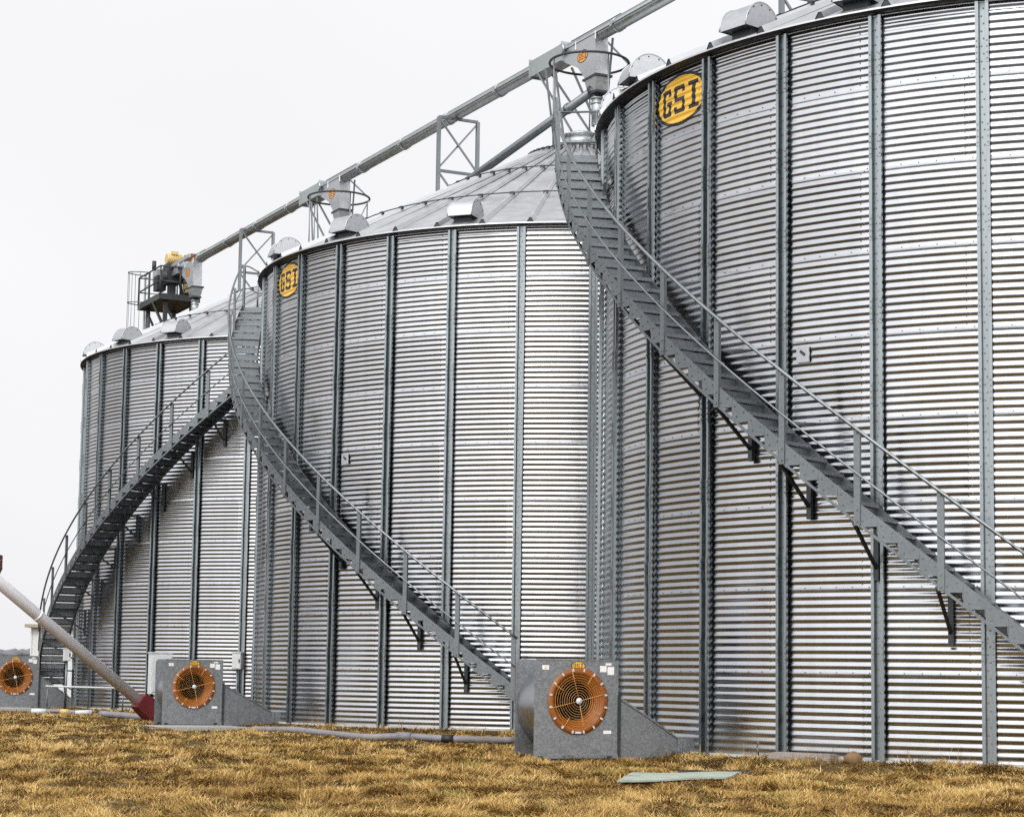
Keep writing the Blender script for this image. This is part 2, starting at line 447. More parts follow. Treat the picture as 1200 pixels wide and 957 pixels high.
# ------------------------------------------------------------------ the three bins
def make_bin(key, label, ribphase, vents, emb, plate):
    cx, cy, ph = BINS[key]
    b = thing('grain_bin', label, 'grain bin', (cx, cy, 0), 'corrugated steel grain bins in a row')
    link('wall', WALL, b, rz=rad(ph))
    for k in range(-1, 17):
        a = ph + 11.25 * k
        if a < -115 or a > 100: continue
        link('stiffener', STIFF, b, rz=rad(a))
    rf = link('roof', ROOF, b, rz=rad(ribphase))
    for me in RODS: link('roof_ring', me, rf)
    for a in vents: link('roof_vent', VENT, rf, rz=rad(a - ribphase))
    mb = MB()                                                   # peak collar with bolted ring and lid
    z = roof_z(.42)
    mb.lathe([(.62, z - .13), (.44, z - .02), (.40, z + .16), (.46, z + .17), (.46, z + .20), (.40, z + .21), (.30, z + .26), (.0, z + .27)], (0, 0, 0), n=40)
    for k in range(24):
        a = 2 * pi * k / 24; mb.box((.43 * sin(a), -.43 * cos(a), z + .185), (.03, .03, .07), ([cos(a), sin(a), 0], [sin(a), -cos(a), 0], Z_))
    mb.build('peak_collar', M['conv'], b, origin=(0, 0, 0))
    mb = MB()                                                   # base angle and footing lip under the sheet
    mb.lathe([(R - .1, -.30), (R + .035, -.30), (R + .035, .012), (R - .05, .014)], (0, 0, 0), n=128)
    mb.build('base_ring', M['concrete'], b, origin=(0, 0, 0))
    if emb is not None: link('emblem', WALL_EMB, b, rz=rad(emb))
    if plate is None: return b
    mb = MB()                                                   # sampling plate: square sheet with a dark tilted port
    mb.box((0, -(R + .022), 5.40), (.20, .018, .22)); mb.box((.0, -(R + .034), 5.42), (.09, .02, .035), (unit((1, 0, -.8)), (0, 1, 0), unit((.8, 0, 1))), mat=1)
    link('sampling_plate', mb.mesh('sampling_plate', [M['vent'], M['dark']]), b, rz=rad(plate))
    return b
make_bin('C', 'nearest and largest corrugated grain bin, its tall stair climbing leftwards', -1.1, (-35.4, -50.6, -74.0, -89, -18.4), -60.8, -41.4)
make_bin('B', 'middle corrugated grain bin, between the nearest bin and the farthest bin', -2.0, (-21.0, -45.0, -69.0), -61.6, -42.5)
bA = make_bin('A', 'farthest corrugated grain bin, with the stair climbing rightwards along its front', 1.7, (-32.3, -49.2, -75), None, None)

# ------------------------------------------------------------------ stairs that wind up the walls
def make_stair(key, label, Ro, Ri, aref, zref, slope, a_bot, a_top, post0, pstep):
    """line of the outer stringer's lower edge: z = zref + slope*(a-aref), a in degrees round the bin"""
    cx, cy, ph = BINS[key]
    def zb(a): return zref + slope * (a - aref)
    def pt(a, r, z): return np.array([cx + r * sin(rad(a)), cy - r * cos(rad(a)), z])
    org = pt(a_bot, Ro, 0.0); org[2] = -.1
    t = thing('spiral_staircase', label, 'staircase', org, 'stairs winding up the grain bins')
    dirn = 1 if a_top > a_bot else -1
    da = pstep / 4 * dirn; run = rad(abs(da)) * Ro
    rise = abs(slope * da)
    n = int(round((a_top - a_bot) / da))
    # outer stringer: lower flange bar, upper band and saw-tooth end plates between them
    def band(mb, r0, r1, lo, hi, a0, a1, k=2):
        aa = np.linspace(a0, a1, k + 1)
        vs = []
        for a in aa:
            for r, h in ((r0, lo), (r1, lo), (r1, hi), (r0, hi)): vs.append(pt(a, r, zb(a) + h))
        fs = []
        for i in range(k):
            for j in range(4):
                q = (i * 4 + j, i * 4 + (j + 1) % 4, i * 4 + 4 + (j + 1) % 4, i * 4 + 4 + j); fs.append(q)
        fs += [(0, 3, 2, 1), (k * 4, k * 4 + 1, k * 4 + 2, k * 4 + 3)]
        mb.add(vs, fs)
    mb = MB()
    K = n * 2
    band(mb, Ro - .045, Ro + .012, 0, .006, a_bot, a_top, K)
    band(mb, Ro, Ro + .008, .006, .045, a_bot, a_top, K)
    for i in range(n):                                          # end plate of each step: stepped lower edge leaves a triangle open
        a0 = a_bot + da * i
        up_ = lambda fr: a0 + da * (1 - fr)
        zm = zb(up_(.36)) + .045
        pts = [(0., zb(up_(0.)) + .300), (0., zb(up_(0.)) + .046), (.36, zm + .001), (.985, zm), (1., zb(up_(1.)) + .300)]
        vs = [pt(up_(fr), r, z) for r in (Ro, Ro + .005 + .001 * (i % 2)) for fr, z in pts]
        m = len(pts)
        mb.add(vs, [tuple(range(m))[::-1], tuple(range(m, 2 * m))] + [(k, (k + 1) % m, m + (k + 1) % m, m + k) for k in range(m)])
        for fr, h in ((.15, .22), (.7, .24), (.25, .10)):
            a = a0 + da * (1 - fr); mb.box(pt(a, Ro + .010, zb(a) + h), (.018, .012, .018), ([cos(rad(a)), sin(rad(a)), 0], [sin(rad(a)), -cos(rad(a)), 0], Z_))
    mb.build('outer_stringer', M['stair'], t)
    mb = MB()
    band(mb, Ri, Ri + .006, 0.0, .30, a_bot, a_top, K); band(mb, Ri, Ri + .05, 0, .006, a_bot, a_top, K)
    mb.build('inner_stringer', M['stair'], t)
    # treads: one shared mesh, copied round the helix
    tm = MB(); half = run / 2; w = Ro - Ri - .012
    tm.box((0, -(Ri + Ro) / 2, 0), (run * 1.08, w, .012))
    fx = -dirn * run * .54                                       # front (downhill) edge
    tm.box((fx, -(Ri + Ro) / 2, -.022), (.006, w, .044))
    tm.box((-fx, -(Ri + Ro) / 2, rise * .35), (.006, w, rise * .70))
    for q in range(7): tm.box((fx + dirn * run * (.12 + q * .13), -(Ri + Ro) / 2, .008), (.012, w * .9, .006))
    tme = tm.mesh('tread', M['tread'])
    for i in range(n):
        a = a_bot + da * (i + .5)
        link('tread', tme, t, loc=(cx - org[0], cy - org[1], zb(a) + .20 - org[2]), rz=rad(a))
    # handrail, middle rail and posts
    posts = []
    a = post0
    while (a - a_bot) * dirn > 0.2: a -= pstep * dirn
    a += pstep * dirn
    while (a_top - a) * dirn > -.2: posts.append(a); a += pstep * dirn
    if abs(posts[-1] - a_top) > 2: posts.append(a_top)
    else: posts[-1] = a_top
    rr_ = Ro + .02
    aa = np.linspace(posts[0] - dirn * .6, a_top, 90)
    RH = 1.23
    mb = MB(); mb.tube([pt(a, rr_ + .03, zb(a) + RH) for a in aa], .024, 10); mb.build('handrail', M['rail'], t)
    mb = MB(); mb.tube([pt(a, rr_ + .02, zb(a) + .66) for a in aa], .014, 8); mb.build('middle_rail', M['rail'], t)
    pm = MB()
    pm.box((0, -(Ro + .018), .62), (.085, .006, 1.24)); pm.box((-.041, -(Ro - .006), .62), (.006, .045, 1.24)); pm.box((.041, -(Ro - .006), .62), (.006, .045, 1.24))
    for z in (.05, .20, .66, 1.19): pm.box((0, -(Ro + .026), z), (.022, .014, .022))
    pme = pm.mesh('post', M['stair'])
    for a in posts: link('post', pme, t, loc=(cx - org[0], cy - org[1], zb(a) - .01 - org[2]), rz=rad(a))
    # top landing with guard rails towards the eave
    zt = zb(a_top) + .20
    a1 = a_top + dirn * 7.5
    mb = MB()
    vs = [pt(a, r, z) for z in (zt - .03, zt) for a in (a_top, (a_top + a1) / 2, a1) for r in (Ri, Ro)]
    mb.add(vs, [(0, 1, 3, 2), (2, 3, 5, 4), (6, 8, 9, 7), (8, 10, 11, 9), (0, 6, 7, 1), (4, 5, 11, 10), (1, 7, 9, 3), (3, 9, 11, 5), (0, 2, 8, 6), (2, 4, 10, 8)])
    mb.box(pt(a1, Ro - .02, zt - .09), (.05, .04, .15)); mb.build('landing', M['tread'], t)
    mb = MB()
    for h in (1.08, .55):
        mb.tube([pt(a_top, rr_ + .02, zt - .2 + (RH if h > 1 else .66)), pt(a_top + dirn * 3, Ro, zt + h), pt(a1, Ro, zt + h), pt(a1, Ri - .05, zt + h)], .018 if h > 1 else .013, 8)
    for r in (Ro, Ri + .03): mb.tube([pt(a1, r, zt - .03), pt(a1, r, zt + 1.1)], .022, 8)
    mb.build('landing_rail', M['rail'], t)
    # knee braces from the wall to the outer stringer
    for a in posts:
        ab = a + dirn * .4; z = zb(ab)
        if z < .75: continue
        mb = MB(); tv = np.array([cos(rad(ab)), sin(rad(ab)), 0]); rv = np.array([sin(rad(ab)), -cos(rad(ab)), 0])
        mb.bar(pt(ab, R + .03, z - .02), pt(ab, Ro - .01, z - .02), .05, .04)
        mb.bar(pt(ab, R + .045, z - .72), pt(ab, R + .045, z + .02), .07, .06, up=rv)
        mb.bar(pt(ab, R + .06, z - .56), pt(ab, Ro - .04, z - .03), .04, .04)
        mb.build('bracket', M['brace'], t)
    return t
make_stair('C', 'tall galvanised stair winding up the nearest grain bin', 8.10, 7.43, -24.73, 2.166, -.1091, -5.5, -89.5, -24.71, 7.68)
make_stair('B', 'galvanised stair winding up the middle grain bin, its foot hidden behind the large near fan', 8.05, 7.40, -26.18, 2.19, -.1019, -5.4, -97.5, -26.3, 7.98)
make_stair('A', 'stair on the farthest grain bin, climbing rightwards and seen from underneath', 8.30, 7.55, -40.15, 5.187, .1128, -83, 1.5, -40.3, 7.42)

# ------------------------------------------------------------------ conveyor over the three roofs
Bc = np.array([BINS['B'][0], BINS['B'][1], 0.])
def cv(t, x=0., z=0.): return Bc + D * t + X_ * x + Z_ * z
ZC = 15.9
conv = thing('overhead_conveyor', 'long galvanised tube conveyor running level above the roofs of all the bins', 'conveyor', cv(29.5, 0, ZC))
mb = MB()
mb.tube([cv(-21, 0, ZC), cv(29, 0, ZC)], .15, 20)
for s in (-1, 1): mb.bar(cv(-21, s * .16, ZC - .005), cv(29, s * .16, ZC - .005), .05, .012)
mb.bar(cv(-21, 0, ZC + .145), cv(29, 0, ZC + .145), .17, .03)
for t in np.arange(-20, 29, 3.05):
    for s in (-1, 1): mb.bar(cv(t - .05, s * .17, ZC), cv(t + .05, s * .17, ZC), .05, .14)
    mb.lathe([(.155, -.05), (.175, -.05), (.175, .05), (.155, .05)], cv(t, 0, ZC), D, 20)
mb.build('trough', M['conv'], conv)
def hopper(t0):
    """discharge box under the trough with a sloping back, a square throat and a round clamp"""
    h = MB(); w = .17
    side = [(1.15, ZC - .02), (1.15, ZC - .30), (.45, ZC - .62), (.05, ZC - 1.02), (-.45, ZC - 1.02), (-.38, ZC - .02)]
    h.prism([(t, z) for t, z in side], cv(t0, -w, 0), D, Z_, X_, 2 * w)
    for t in (1.15, .55, -.41):
        h.bar(cv(t0 + t, -w - .01, ZC - .16), cv(t0 + t, -w - .01, ZC + .04), .03, .03)
    hb = h.build('hopper', M['vent'], conv)
    h = MB(); zt = ZC - 1.02
    for z, s in ((zt - .0, .30), (zt - .36, .22)):
        h.box(cv(t0 - .2, 0, z), (s * 2 + .06, s * 1.5, .05), (D, X_, Z_), mat=1)
    vs = [cv(t0 - .2 + a * s, b * s * .75, z) for z, s in ((zt - .01, .27), (zt - .35, .19)) for a, b in ((-1, -1), (1, -1), (1, 1), (-1, 1))]
    h.add(vs, [(k, (k + 1) % 4, 4 + (k + 1) % 4, 4 + k) for k in range(4)])
    h.tube([cv(t0 - .2, 0, zt - .35), cv(t0 - .2, 0, 13.75)], .13, 14)
    for z in (zt - .48, zt - .6): h.lathe([(.13, -.02), (.15, -.02), (.15, .02), (.13, .02)], cv(t0 - .2, 0, z), n=16)
    h.build('throat', [M['conv'], M['dark']], hb, origin=conv['org'])
    flat_emblem('emblem', cv(t0 + .22, -w, ZC - .40), D * -1, Z_, X_ * -1, .52, .30, hb, [M['yellow_o'], M['black']])
    # square inlet box round the trough just beyond the hopper
    h = MB(); h.box(cv(t0 + 2.0, 0, ZC - .03), (1.7, .42, .40), (D, X_, Z_))
    for t in (1.16, 2.84): h.box(cv(t0 + t, 0, ZC - .03), (.03, .50, .48), (D, X_, Z_))
    h.tube([cv(t0 + 1.12, -.225, ZC), cv(t0 + 1.12, -.29, ZC)], .13, 14)
    h.box(cv(t0 - .2, -.06, ZC + .17), (2.4, .02, .05), (D, X_, Z_), mat=1)
    h.build('inspection_box', [M['conv'], M['dark']], conv)
M['yellow_o'] = paint('orange yellow decal', (.66, .27, .03), .45, .1)
LA = 15.757
hopper(-.55); hopper(LA - .4)
# drive end: tail hopper, motor, gearbox, belt guard
hopper(29.6)
mb = MB(); tm = 32.2
mx_, mz_ = .05, 16.42
mb.tube([cv(tm, mx_ - .33, mz_), cv(tm, mx_ + .25, mz_)], .20, 18)
for q in range(7): mb.lathe([(.20, -.012), (.22, -.012), (.22, .012), (.20, .012)], cv(tm, mx_ - .27 + q * .08, mz_), X_, 18)
mb.tube([cv(tm, mx_ + .25, mz_), cv(tm, mx_ + .36, mz_)], .18, 16); mb.box(cv(tm - .1, mx_ - .05, mz_ + .22), (.22, .24, .12), (D, X_, Z_))
mb.box(cv(tm, mx_, mz_ - .25), (.4, .7, .1), (D, X_, Z_), mat=1)
mb.build('motor', [M['motor'], M['dark']], conv)
mb = MB()
mb.tube([cv(tm, mx_ + .38, mz_ + .03), cv(tm, mx_ + .62, mz_ + .05)], .19, 14); mb.box(cv(tm - .05, mx_ + .66, mz_ + .08), (.4, .22, .36), (D, X_, Z_))
mb.build('motor_cover', M['orange'], conv)
mb = MB()
mb.box(cv(tm - .2, -.1, 15.8), (.7, .5, .75), (D, X_, Z_)); mb.tube([cv(tm - .2, -.5, 15.7), cv(tm - .2, .6, 15.7)], .22, 16)
mb.box(cv(tm - .2, -.1, 15.1), (.3, .25, .8), (D, X_, Z_)); mb.bar(cv(tm - .5, .3, 14.7), cv(tm - .2, .2, 15.6), .09, .09); mb.box(cv(tm + .5, -.35, 15.55), (.5, .35, .55), (D, X_, Z_))
mb.bar(cv(tm + .1, -.3, 15.9), cv(tm + .1, -.2, 16.2), .25, .2); mb.tube([cv(tm + .3, -.65, 16.0), cv(tm + .3, -.65, 16.35)], .08, 10)
mb.bar(cv(tm - .2, .5, 15.1), cv(tm + .4, .5, 16.4), .2, .12)
mb.build('gearbox', M['dark'], conv)
mb = MB(); mb.tube([cv(tm - .75, .25, 15.45), cv(tm - .75, .62, 15.45)], .24, 16); mb.box(cv(tm - .75, .45, 15.2), (.36, .3, .24), (D, X_, Z_)); mb.build('sprocket_guard', M['motor'], conv)
mb = MB(); mb.bar(cv(29.4, -.25, 16.06), cv(33.4, -.25, 16.0), .06, .13); mb.box(cv(33.2, -.2, 15.9), (.6, .4, .5), (D, X_, Z_)); mb.build('belt_cover', M['conv'], conv)

# spout leaving the middle hopper and dropping to the far slope of that roof
sp = thing('grain_spout', 'sloping round grain spout dropping away from the hopper over the middle roof', 'spout', (-.93, 50.0, 12.5))
mb = MB()
P0 = cv(-.75, -.05, 14.62); P1 = np.array([-.93, 50.0, 13.42]); P2 = P1 + (P1 - P0) * .45
mb.tube([P0, P1, P2, (P2[0] - .12, P2[1] + .1, 12.0), ], .105, 14)
mb.lathe([(.105, -.05), (.13, -.05), (.13, .05), (.105, .05)], P0 + (P1 - P0) * .22, P1 - P0, 14)
mb.build('pipe', M['stair'], sp)
mb = MB(); mb.lathe([(.105, -.04), (.15, -.04), (.15, .04), (.105, .04)], P0 + (P1 - P0) * .02, P1 - P0, 14); mb.build('clamp', M['dark'], sp)

# peak stands: ring of pipe, uprights and struts holding the conveyor over each peak
def peak_stand(t0, label):
    c = cv(t0, 0, 0)
    o = thing('peak_stand', label, 'support stand', c + Z_ * 13.6, 'pipe stands on the roof peaks')
    rc = cv(t0 - .40, -.03, 15.33)
    mb = MB(); n = 40; r = .93
    mb.tube([rc + r * (cos(2 * pi * k / n) * D + sin(2 * pi * k / n) * X_) for k in range(n)], .030, 8, closed=True); mb.build('guard_ring', M['dark'], o)
    for ang in (-90, 180, 90, 30, -30):
        p = rc + r * (cos(rad(ang)) * D + sin(rad(ang)) * X_); q = p.copy()
        rr = np.hypot(*(p - c)[:2]); q[2] = roof_z(rr) + .02
        mb = MB(); mb.tube([p, q], .019, 8); mb.build('upright', M['rail'], o)
    for (t, x, z, r2, ang) in ((1.9, -.2, 15.68, .75, 40), (1.5, -.2, 15.68, .62, -60), (1.0, -.2, 15.6, .60, -110), (1.9, .2, 15.68, .75, 80), (.9, .2, 15.6, .6, 120), (-1.2, .15, 15.75, .6, 150)):
        a = cv(t0 + t, x, z); b = c + r2 * (cos(rad(ang)) * D + sin(rad(ang)) * X_); b[2] = roof_z(r2) + .02
        mb = MB(); mb.bar(a, b, .045, .045); mb.build('strut', M['stair'], o)
    mb = MB(); pr = rc + .93 * (-.45 * D + .89 * X_); mb.bar(cv(t0 - .8, .14, 15.85), pr, .035, .035); mb.bar(pr, c + np.array([.25, -.4, roof_z(.5) + .05]), .03, .03); mb.build('strut', M['rail'], o)
    return o
peak_stand(0.0, 'pipe ring and struts around the hopper on the middle bin roof peak')
peak_stand(LA, 'pipe ring and struts around the hopper on the farthest bin roof peak')

# bents that carry the conveyor between the bins
def bent(t0, label):
    w = .57; zt = 15.74; base = cv(t0, 0, -.1)
    o = thing('support_truss', label, 'truss tower', base, 'trussed frames under the conveyor')
    for s in (-1, 1):
        mb = MB(); mb.bar(cv(t0, s * w, -.12), cv(t0, s * w, zt), .09, .09, up=D); mb.build('post', M['rail'], o)
    zs = [zt - 1.45 * k for k in range(11)]
    for z in zs:
        mb = MB(); mb.bar(cv(t0, -w, z), cv(t0, w, z), .07, .07); mb.build('cross_bar', M['stair'], o)
    for k in range(10):
        mb = MB()
        mb.bar(cv(t0 - .03, -w, zs[k] - .05), cv(t0 - .03, w, zs[k + 1] + .05), .045, .045); mb.bar(cv(t0 + .03, w, zs[k] - .05), cv(t0 + .03, -w, zs[k + 1] + .05), .045, .045)
        mb.build('diagonal', M['rail'], o)
bent(6.9, 'braced steel frame under the conveyor, rising between the middle and farthest roofs')
bent(22.8, 'braced steel frame under the conveyor, rising behind the farthest roof')
bent(-9.2, 'braced steel frame under the conveyor, mostly above the frame behind the nearest roof')

# drive tower and platform
tw = thing('service_platform', 'dark steel service platform with railing and caged ladder below the yellow motor', 'platform', cv(32, -.4, -.1))
pn, pf, xa, xb, zp = 30.6, 33.4, -.95, .55, 14.72
mb = MB(); mb.box(cv((pn + pf) / 2, (xa + xb) / 2, zp - .06), (pf - pn, xb - xa, .08), (D, X_, Z_))
for t in (pn, pf): mb.bar(cv(t, xa, zp - .02), cv(t, xb, zp - .02), .06, .22)
for x in (xa, xb): mb.bar(cv(pn, x, zp - .02), cv(pf, x, zp - .02), .06, .22)
mb.build('deck', M['dark'], tw)
mb = MB()
for h in (.55, 1.1):
    mb.tube([cv(pn, xb, zp + h), cv(pn, xa, zp + h), cv(pf, xa, zp + h), cv(pf, xb, zp + h), cv(pn, xb, zp + h)], .03, 6)
for t in (pn, (pn + pf) / 2, pf):
    for x in (xa, xb): mb.tube([cv(t, x, zp), cv(t, x, zp + 1.1)], .03, 6)
mb.tube([cv(pn, (xa + xb) / 2, zp), cv(pn, (xa + xb) / 2, zp + 1.1)], .025, 6)
mb.build('railing', M['dark'], tw)
for (t, x) in ((pn + .3, xa + .3), (pn + .3, xb - .2), (pf - .3, xa + .3), (pf - .3, xb - .2)):
    mb = MB(); mb.bar(cv(t, x, -.12), cv(t, x, zp - .1), .14, .14, up=D); mb.build('leg', M['dark'], tw)
mb = MB()
for k in range(8):
    z0 = zp - .3 - 1.8 * k
    mb.bar(cv(pn + .3, xa + .3, z0), cv(pn + .3, xb - .2, z0 - 1.7), .07, .07); mb.bar(cv(pf - .3, xa + .3, z0), cv(pn + .3, xa + .3, z0 - 1.7), .07, .07)
mb.bar(cv(pn + .9, xa, zp - .1), cv(pn + .3, xa + .3, zp - 1.2), .08, .08); mb.build('bracing', M['dark'], tw)
lx, lt = xa - .10, pf - .2
mb = MB()
for s in (-.2, .2): mb.tube([cv(lt + s, lx + .36, zp - 6), cv(lt + s, lx + .36, zp + 1.3)], .022, 6)
for z in np.arange(zp - 5.8, zp + 1.2, .3): mb.tube([cv(lt - .2, lx + .36, z), cv(lt + .2, lx + .36, z)], .013, 5)
mb.build('ladder', M['stair'], tw)
mb = MB()
cage = [cv(lt, lx + .36, 0) + .68 * (-sin(b) * .62 * X_ + cos(b) * .55 * D) for b in np.linspace(0, pi, 11)]
cage = [cv(lt, lx + .36, 0) + np.array([0, 0, 0]) + (cos(b) * .36 * D - sin(b) * .74 * X_) for b in np.linspace(0, pi, 13)]
for z in (zp + 1.25, zp + .1, zp - 1.2, zp - 2.5): mb.tube([q + Z_ * z for q in cage] + [cage[0] + Z_ * z], .02, 6)
for q in cage[::2]: mb.tube([q + Z_ * (zp - 3), q + Z_ * (zp + 1.25)], .011, 5)
mb.build('ladder_cage', M['stair'], tw)

# ------------------------------------------------------------------ terrain
CX = np.array([b[0] for b in BINS.values()]); CYb = np.array([b[1] for b in BINS.values()])
_k = RNG.normal(size=(26, 2)) ; _k /= np.linalg.norm(_k, axis=1)[:, None]; _l = RNG.uniform(.55, 1., 26) ** 3 * 5.5; _p = RNG.uniform(0, 6.28, 26)
def smooth(a, b, x): t = np.clip((x - a) / (b - a), 0, 1); return t * t * (3 - 2 * t)
def ground_z(x, y):
    x = np.asarray(x, float); y = np.asarray(y, float)
    d = np.min(np.hypot(x[..., None] - CX, y[..., None] - CYb), -1) - R
    z = -.025 - .10 * smooth(.15, 1.3, d)
    w = np.zeros_like(x)
    for k, l, p in zip(_k, _l, _p): w = w + .0085 * np.minimum(np.sqrt(l / 3), .8) * np.sin(2 * pi * (k[0] * x + k[1] * y) / l + p)
    z = z + w * smooth(.2, 1.2, d) * (1 - smooth(60, 90, y))
    return z + 4.6 * smooth(100, 560, np.hypot(x, y)) * smooth(0, 60, y)
def graded(lo, hi, step, far, g):
    q = list(np.arange(lo, hi + 1e-6, step)); s = step; e = q[-1]
    while e < far[1]: s *= g; e += s; q.append(e)
    s = step; b = q[0]; pre = []
    while b > far[0]: s *= g; b -= s; pre.append(b)
    return np.array(pre[::-1] + q)
gx = graded(-20, 14, .22, (-1500, 1500), 1.25); gy = graded(10, 66, .22, (-1500, 1800), 1.25)
GX, GY = np.meshgrid(gx, gy)
gm, nt, b = mat_new('dry turf')
v = obj_vec(nt)
n1 = noise(nt, .55, 6, v, .6); n2 = noise(nt, 9, 5, v, .7)
ad = nd(nt, 'ShaderNodeMix'); ad.inputs['Factor'].default_value = .45; nt.links.new(n1.outputs['Fac'], ad.inputs['A']); nt.links.new(n2.outputs['Fac'], ad.inputs['B'])
r = ramp(nt, ad.outputs['Result'], [(.34, (.018, .012, .006)), (.45, (.055, .035, .014)), (.57, (.11, .072, .028)), (.72, (.18, .125, .05))])
nt.links.new(r.outputs['Color'], b.inputs['Base Color']); b.inputs['Roughness'].default_value = .95; b.inputs['Specular IOR Level'].default_value = .1
bp = nd(nt, 'ShaderNodeBump'); bp.inputs['Strength'].default_value = .8; bp.inputs['Distance'].default_value = .05; nt.links.new(n2.outputs['Fac'], bp.inputs['Height']); nt.links.new(bp.outputs['Normal'], b.inputs['Normal'])
g = link('ground', grid_mesh('ground', np.stack([GX, GY, ground_z(GX, GY)], -1).reshape(-1, 3), len(gx), len(gy), gm)); g['kind'] = 'structure'

rd = MB(); xs_ = np.linspace(-90, 90, 61); ys_ = np.linspace(-34, 9.5, 16); vs = [(x, y + .5 * sin(x * .21), float(ground_z(np.array([x]), np.array([y]))[0]) + .075) for y in ys_ for x in xs_]  # unseen dark ground added behind the camera to darken the wall reflections
rd.add(vs, [(j * 61 + i, j * 61 + i + 1, (j + 1) * 61 + i + 1, (j + 1) * 61 + i) for j in range(15) for i in range(60)], smooth=True)
M['dark_ground'] = paint('unseen dark ground', (.055, .054, .053), .9, .4, 30)
o = rd.build('unseen_dark_ground', M['dark_ground']); o['kind'] = 'structure'

# dry grass: matted blades over the visible lawn
def vnoise(x, y, sc, seed):
    rg = np.random.default_rng(seed); G = rg.random((128, 128))
    u = x / sc; w = y / sc; i = np.floor(u).astype(int); j = np.floor(w).astype(int); fu = u - i; fv = w - j
    fu = fu * fu * (3 - 2 * fu); fv = fv * fv * (3 - 2 * fv)
    g_ = lambda a, b: G[a % 128, b % 128]
    return (g_(i, j) * (1 - fu) + g_(i + 1, j) * fu) * (1 - fv) + (g_(i, j + 1) * (1 - fu) + g_(i + 1, j + 1) * fu) * fv
def grass_points(y0, y1, dens):
    n = int((y1 - y0) * (.62 * (y0 + y1) / 2) * dens)
    y = RNG.uniform(y0, y1, n); x = RNG.uniform(-.31, .31, n) * y1
    keep = np.abs(x) < .30 * y + .4
    x, y = x[keep], y[keep]
    d = np.min(np.hypot(x[:, None] - CX, y[:, None] - CYb), 1) - R
    k = d > .04
    return x[k], y[k], d[k]
px, py, pd = [np.concatenate(q) for q in zip(*[grass_points(a, b_, e) for a, b_, e in ((12.5, 16, 4600), (16, 20, 3600), (20, 25, 2500), (25, 31, 1700), (31, 40, 800), (40, 60, 380))])]
clump = vnoise(px, py, .45, 3) * .42 + vnoise(px, py, .16, 4) * .48 + vnoise(px, py, 1.9, 5) * .22
mat_ = (px > 1.05) & (px < 2.75) & (py > 20.6) & (py < 24.7) & (np.abs(px - 1.9) < .95)
gash = vnoise(px * 1.0, py * .45, .34, 41) * .6 + vnoise(px, py * .6, .9, 42) * .4
keep = (RNG.random(len(px)) < np.clip((clump - .30) * 4.2, .25, 1) * np.clip((gash - .27) * 9, .16, 1))
keep &= ~((((px - 2.5) / .52) ** 2 + ((py - 25.4) / 1.0) ** 2) < 1)
keep &= ~((px > 1.25 + .17 * (py - 22.75)) & (px < 2.45 + .17 * (py - 22.75)) & (py > 22.75 + .2 * (px - 1.2)) & (py < 24.45))
px, py, pd, clump, gash = px[keep], py[keep], pd[keep], clump[keep], gash[keep]
N = len(px)
tuft = vnoise(px, py, .8, 9)
L = RNG.uniform(.06, .15, N) * (.45 + .9 * clump)
hump = np.clip((vnoise(px, py, .38, 55) - .52) * 5, 0, 1); L *= .95 + .35 * hump
tall = (RNG.random(N) < .02) & (pd < .4); L[tall] *= RNG.uniform(1.2, 2.4, tall.sum())
wd = RNG.uniform(.0018, .0042, N) * np.clip(py / 17, 1, 2.6)
az = vnoise(px, py, .42, 12) * 10 + RNG.normal(0, .7, N)
lean = RNG.uniform(.95, 1.5, N) - .15 * hump; lean[tall] = RNG.uniform(.05, .4, tall.sum())
dx, dy = np.cos(az), np.sin(az); sx, sy = -dy, dx
z0 = ground_z(px, py) - .006
def gp(f, side, bend):
    le = lean * bend
    return np.stack([px + dx * L * f * np.sin(le) + sx * wd * side, py + dy * L * f * np.sin(le) + sy * wd * side, z0 + L * f * np.cos(le)], -1)
V = np.stack([gp(0, -1, 1), gp(0, 1, 1), gp(.55, .8, .85), gp(.55, -.8, .85), gp(1., .15, 1.12), gp(1., -.15, 1.12)], 1).reshape(-1, 3)
base = np.arange(N)[:, None, None] * 6
F = (base + np.array([[0, 1, 2, 3], [3, 2, 4, 5]])[None]).reshape(-1, 4)
me = bpy.data.meshes.new('grass'); raw_mesh(me, V, F, True)
tint = np.clip(.5 + .45 * RNG.normal(size=N) * .55 + (vnoise(px, py, 1.3, 21) - .5) * .5 + (vnoise(px, py, .3, 22) - .5) * .4, 0, 1)
gr = np.clip((vnoise(px, py, .5, 31) - .74) * 4, 0, 1) * (RNG.random(N) < .5)
ca = me.color_attributes.new('tint', 'FLOAT_COLOR', 'POINT')
cc = np.ones((N, 6, 4), np.float32); cc[:, :, 0] = tint[:, None]; cc[:, :, 1] = gr[:, None]; ca.data.foreach_set('color', cc.ravel())
gmat, nt, b = mat_new('dry grass blades')
at = nd(nt, 'ShaderNodeAttribute', attribute_name='tint'); sp_ = nd(nt, 'ShaderNodeSeparateColor'); nt.links.new(at.outputs['Color'], sp_.inputs[0])
r = ramp(nt, sp_.outputs['Red'], [(0., (.11, .055, .017)), (.35, (.30, .175, .046)), (.65, (.45, .285, .085)), (1., (.62, .45, .20))])
mx = nd(nt, 'ShaderNodeMix', data_type='RGBA'); mx.inputs['B'].default_value = (.15, .17, .035, 1)
nt.links.new(sp_.outputs['Green'], mx.inputs['Factor']); nt.links.new(r.outputs['Color'], mx.inputs['A']); nt.links.new(mx.outputs['Result'], b.inputs['Base Color'])
b.inputs['Roughness'].default_value = .7; b.inputs['Specular IOR Level'].default_value = .15
me.materials.append(gmat)
go = link('grass', me); go['kind'] = 'stuff'

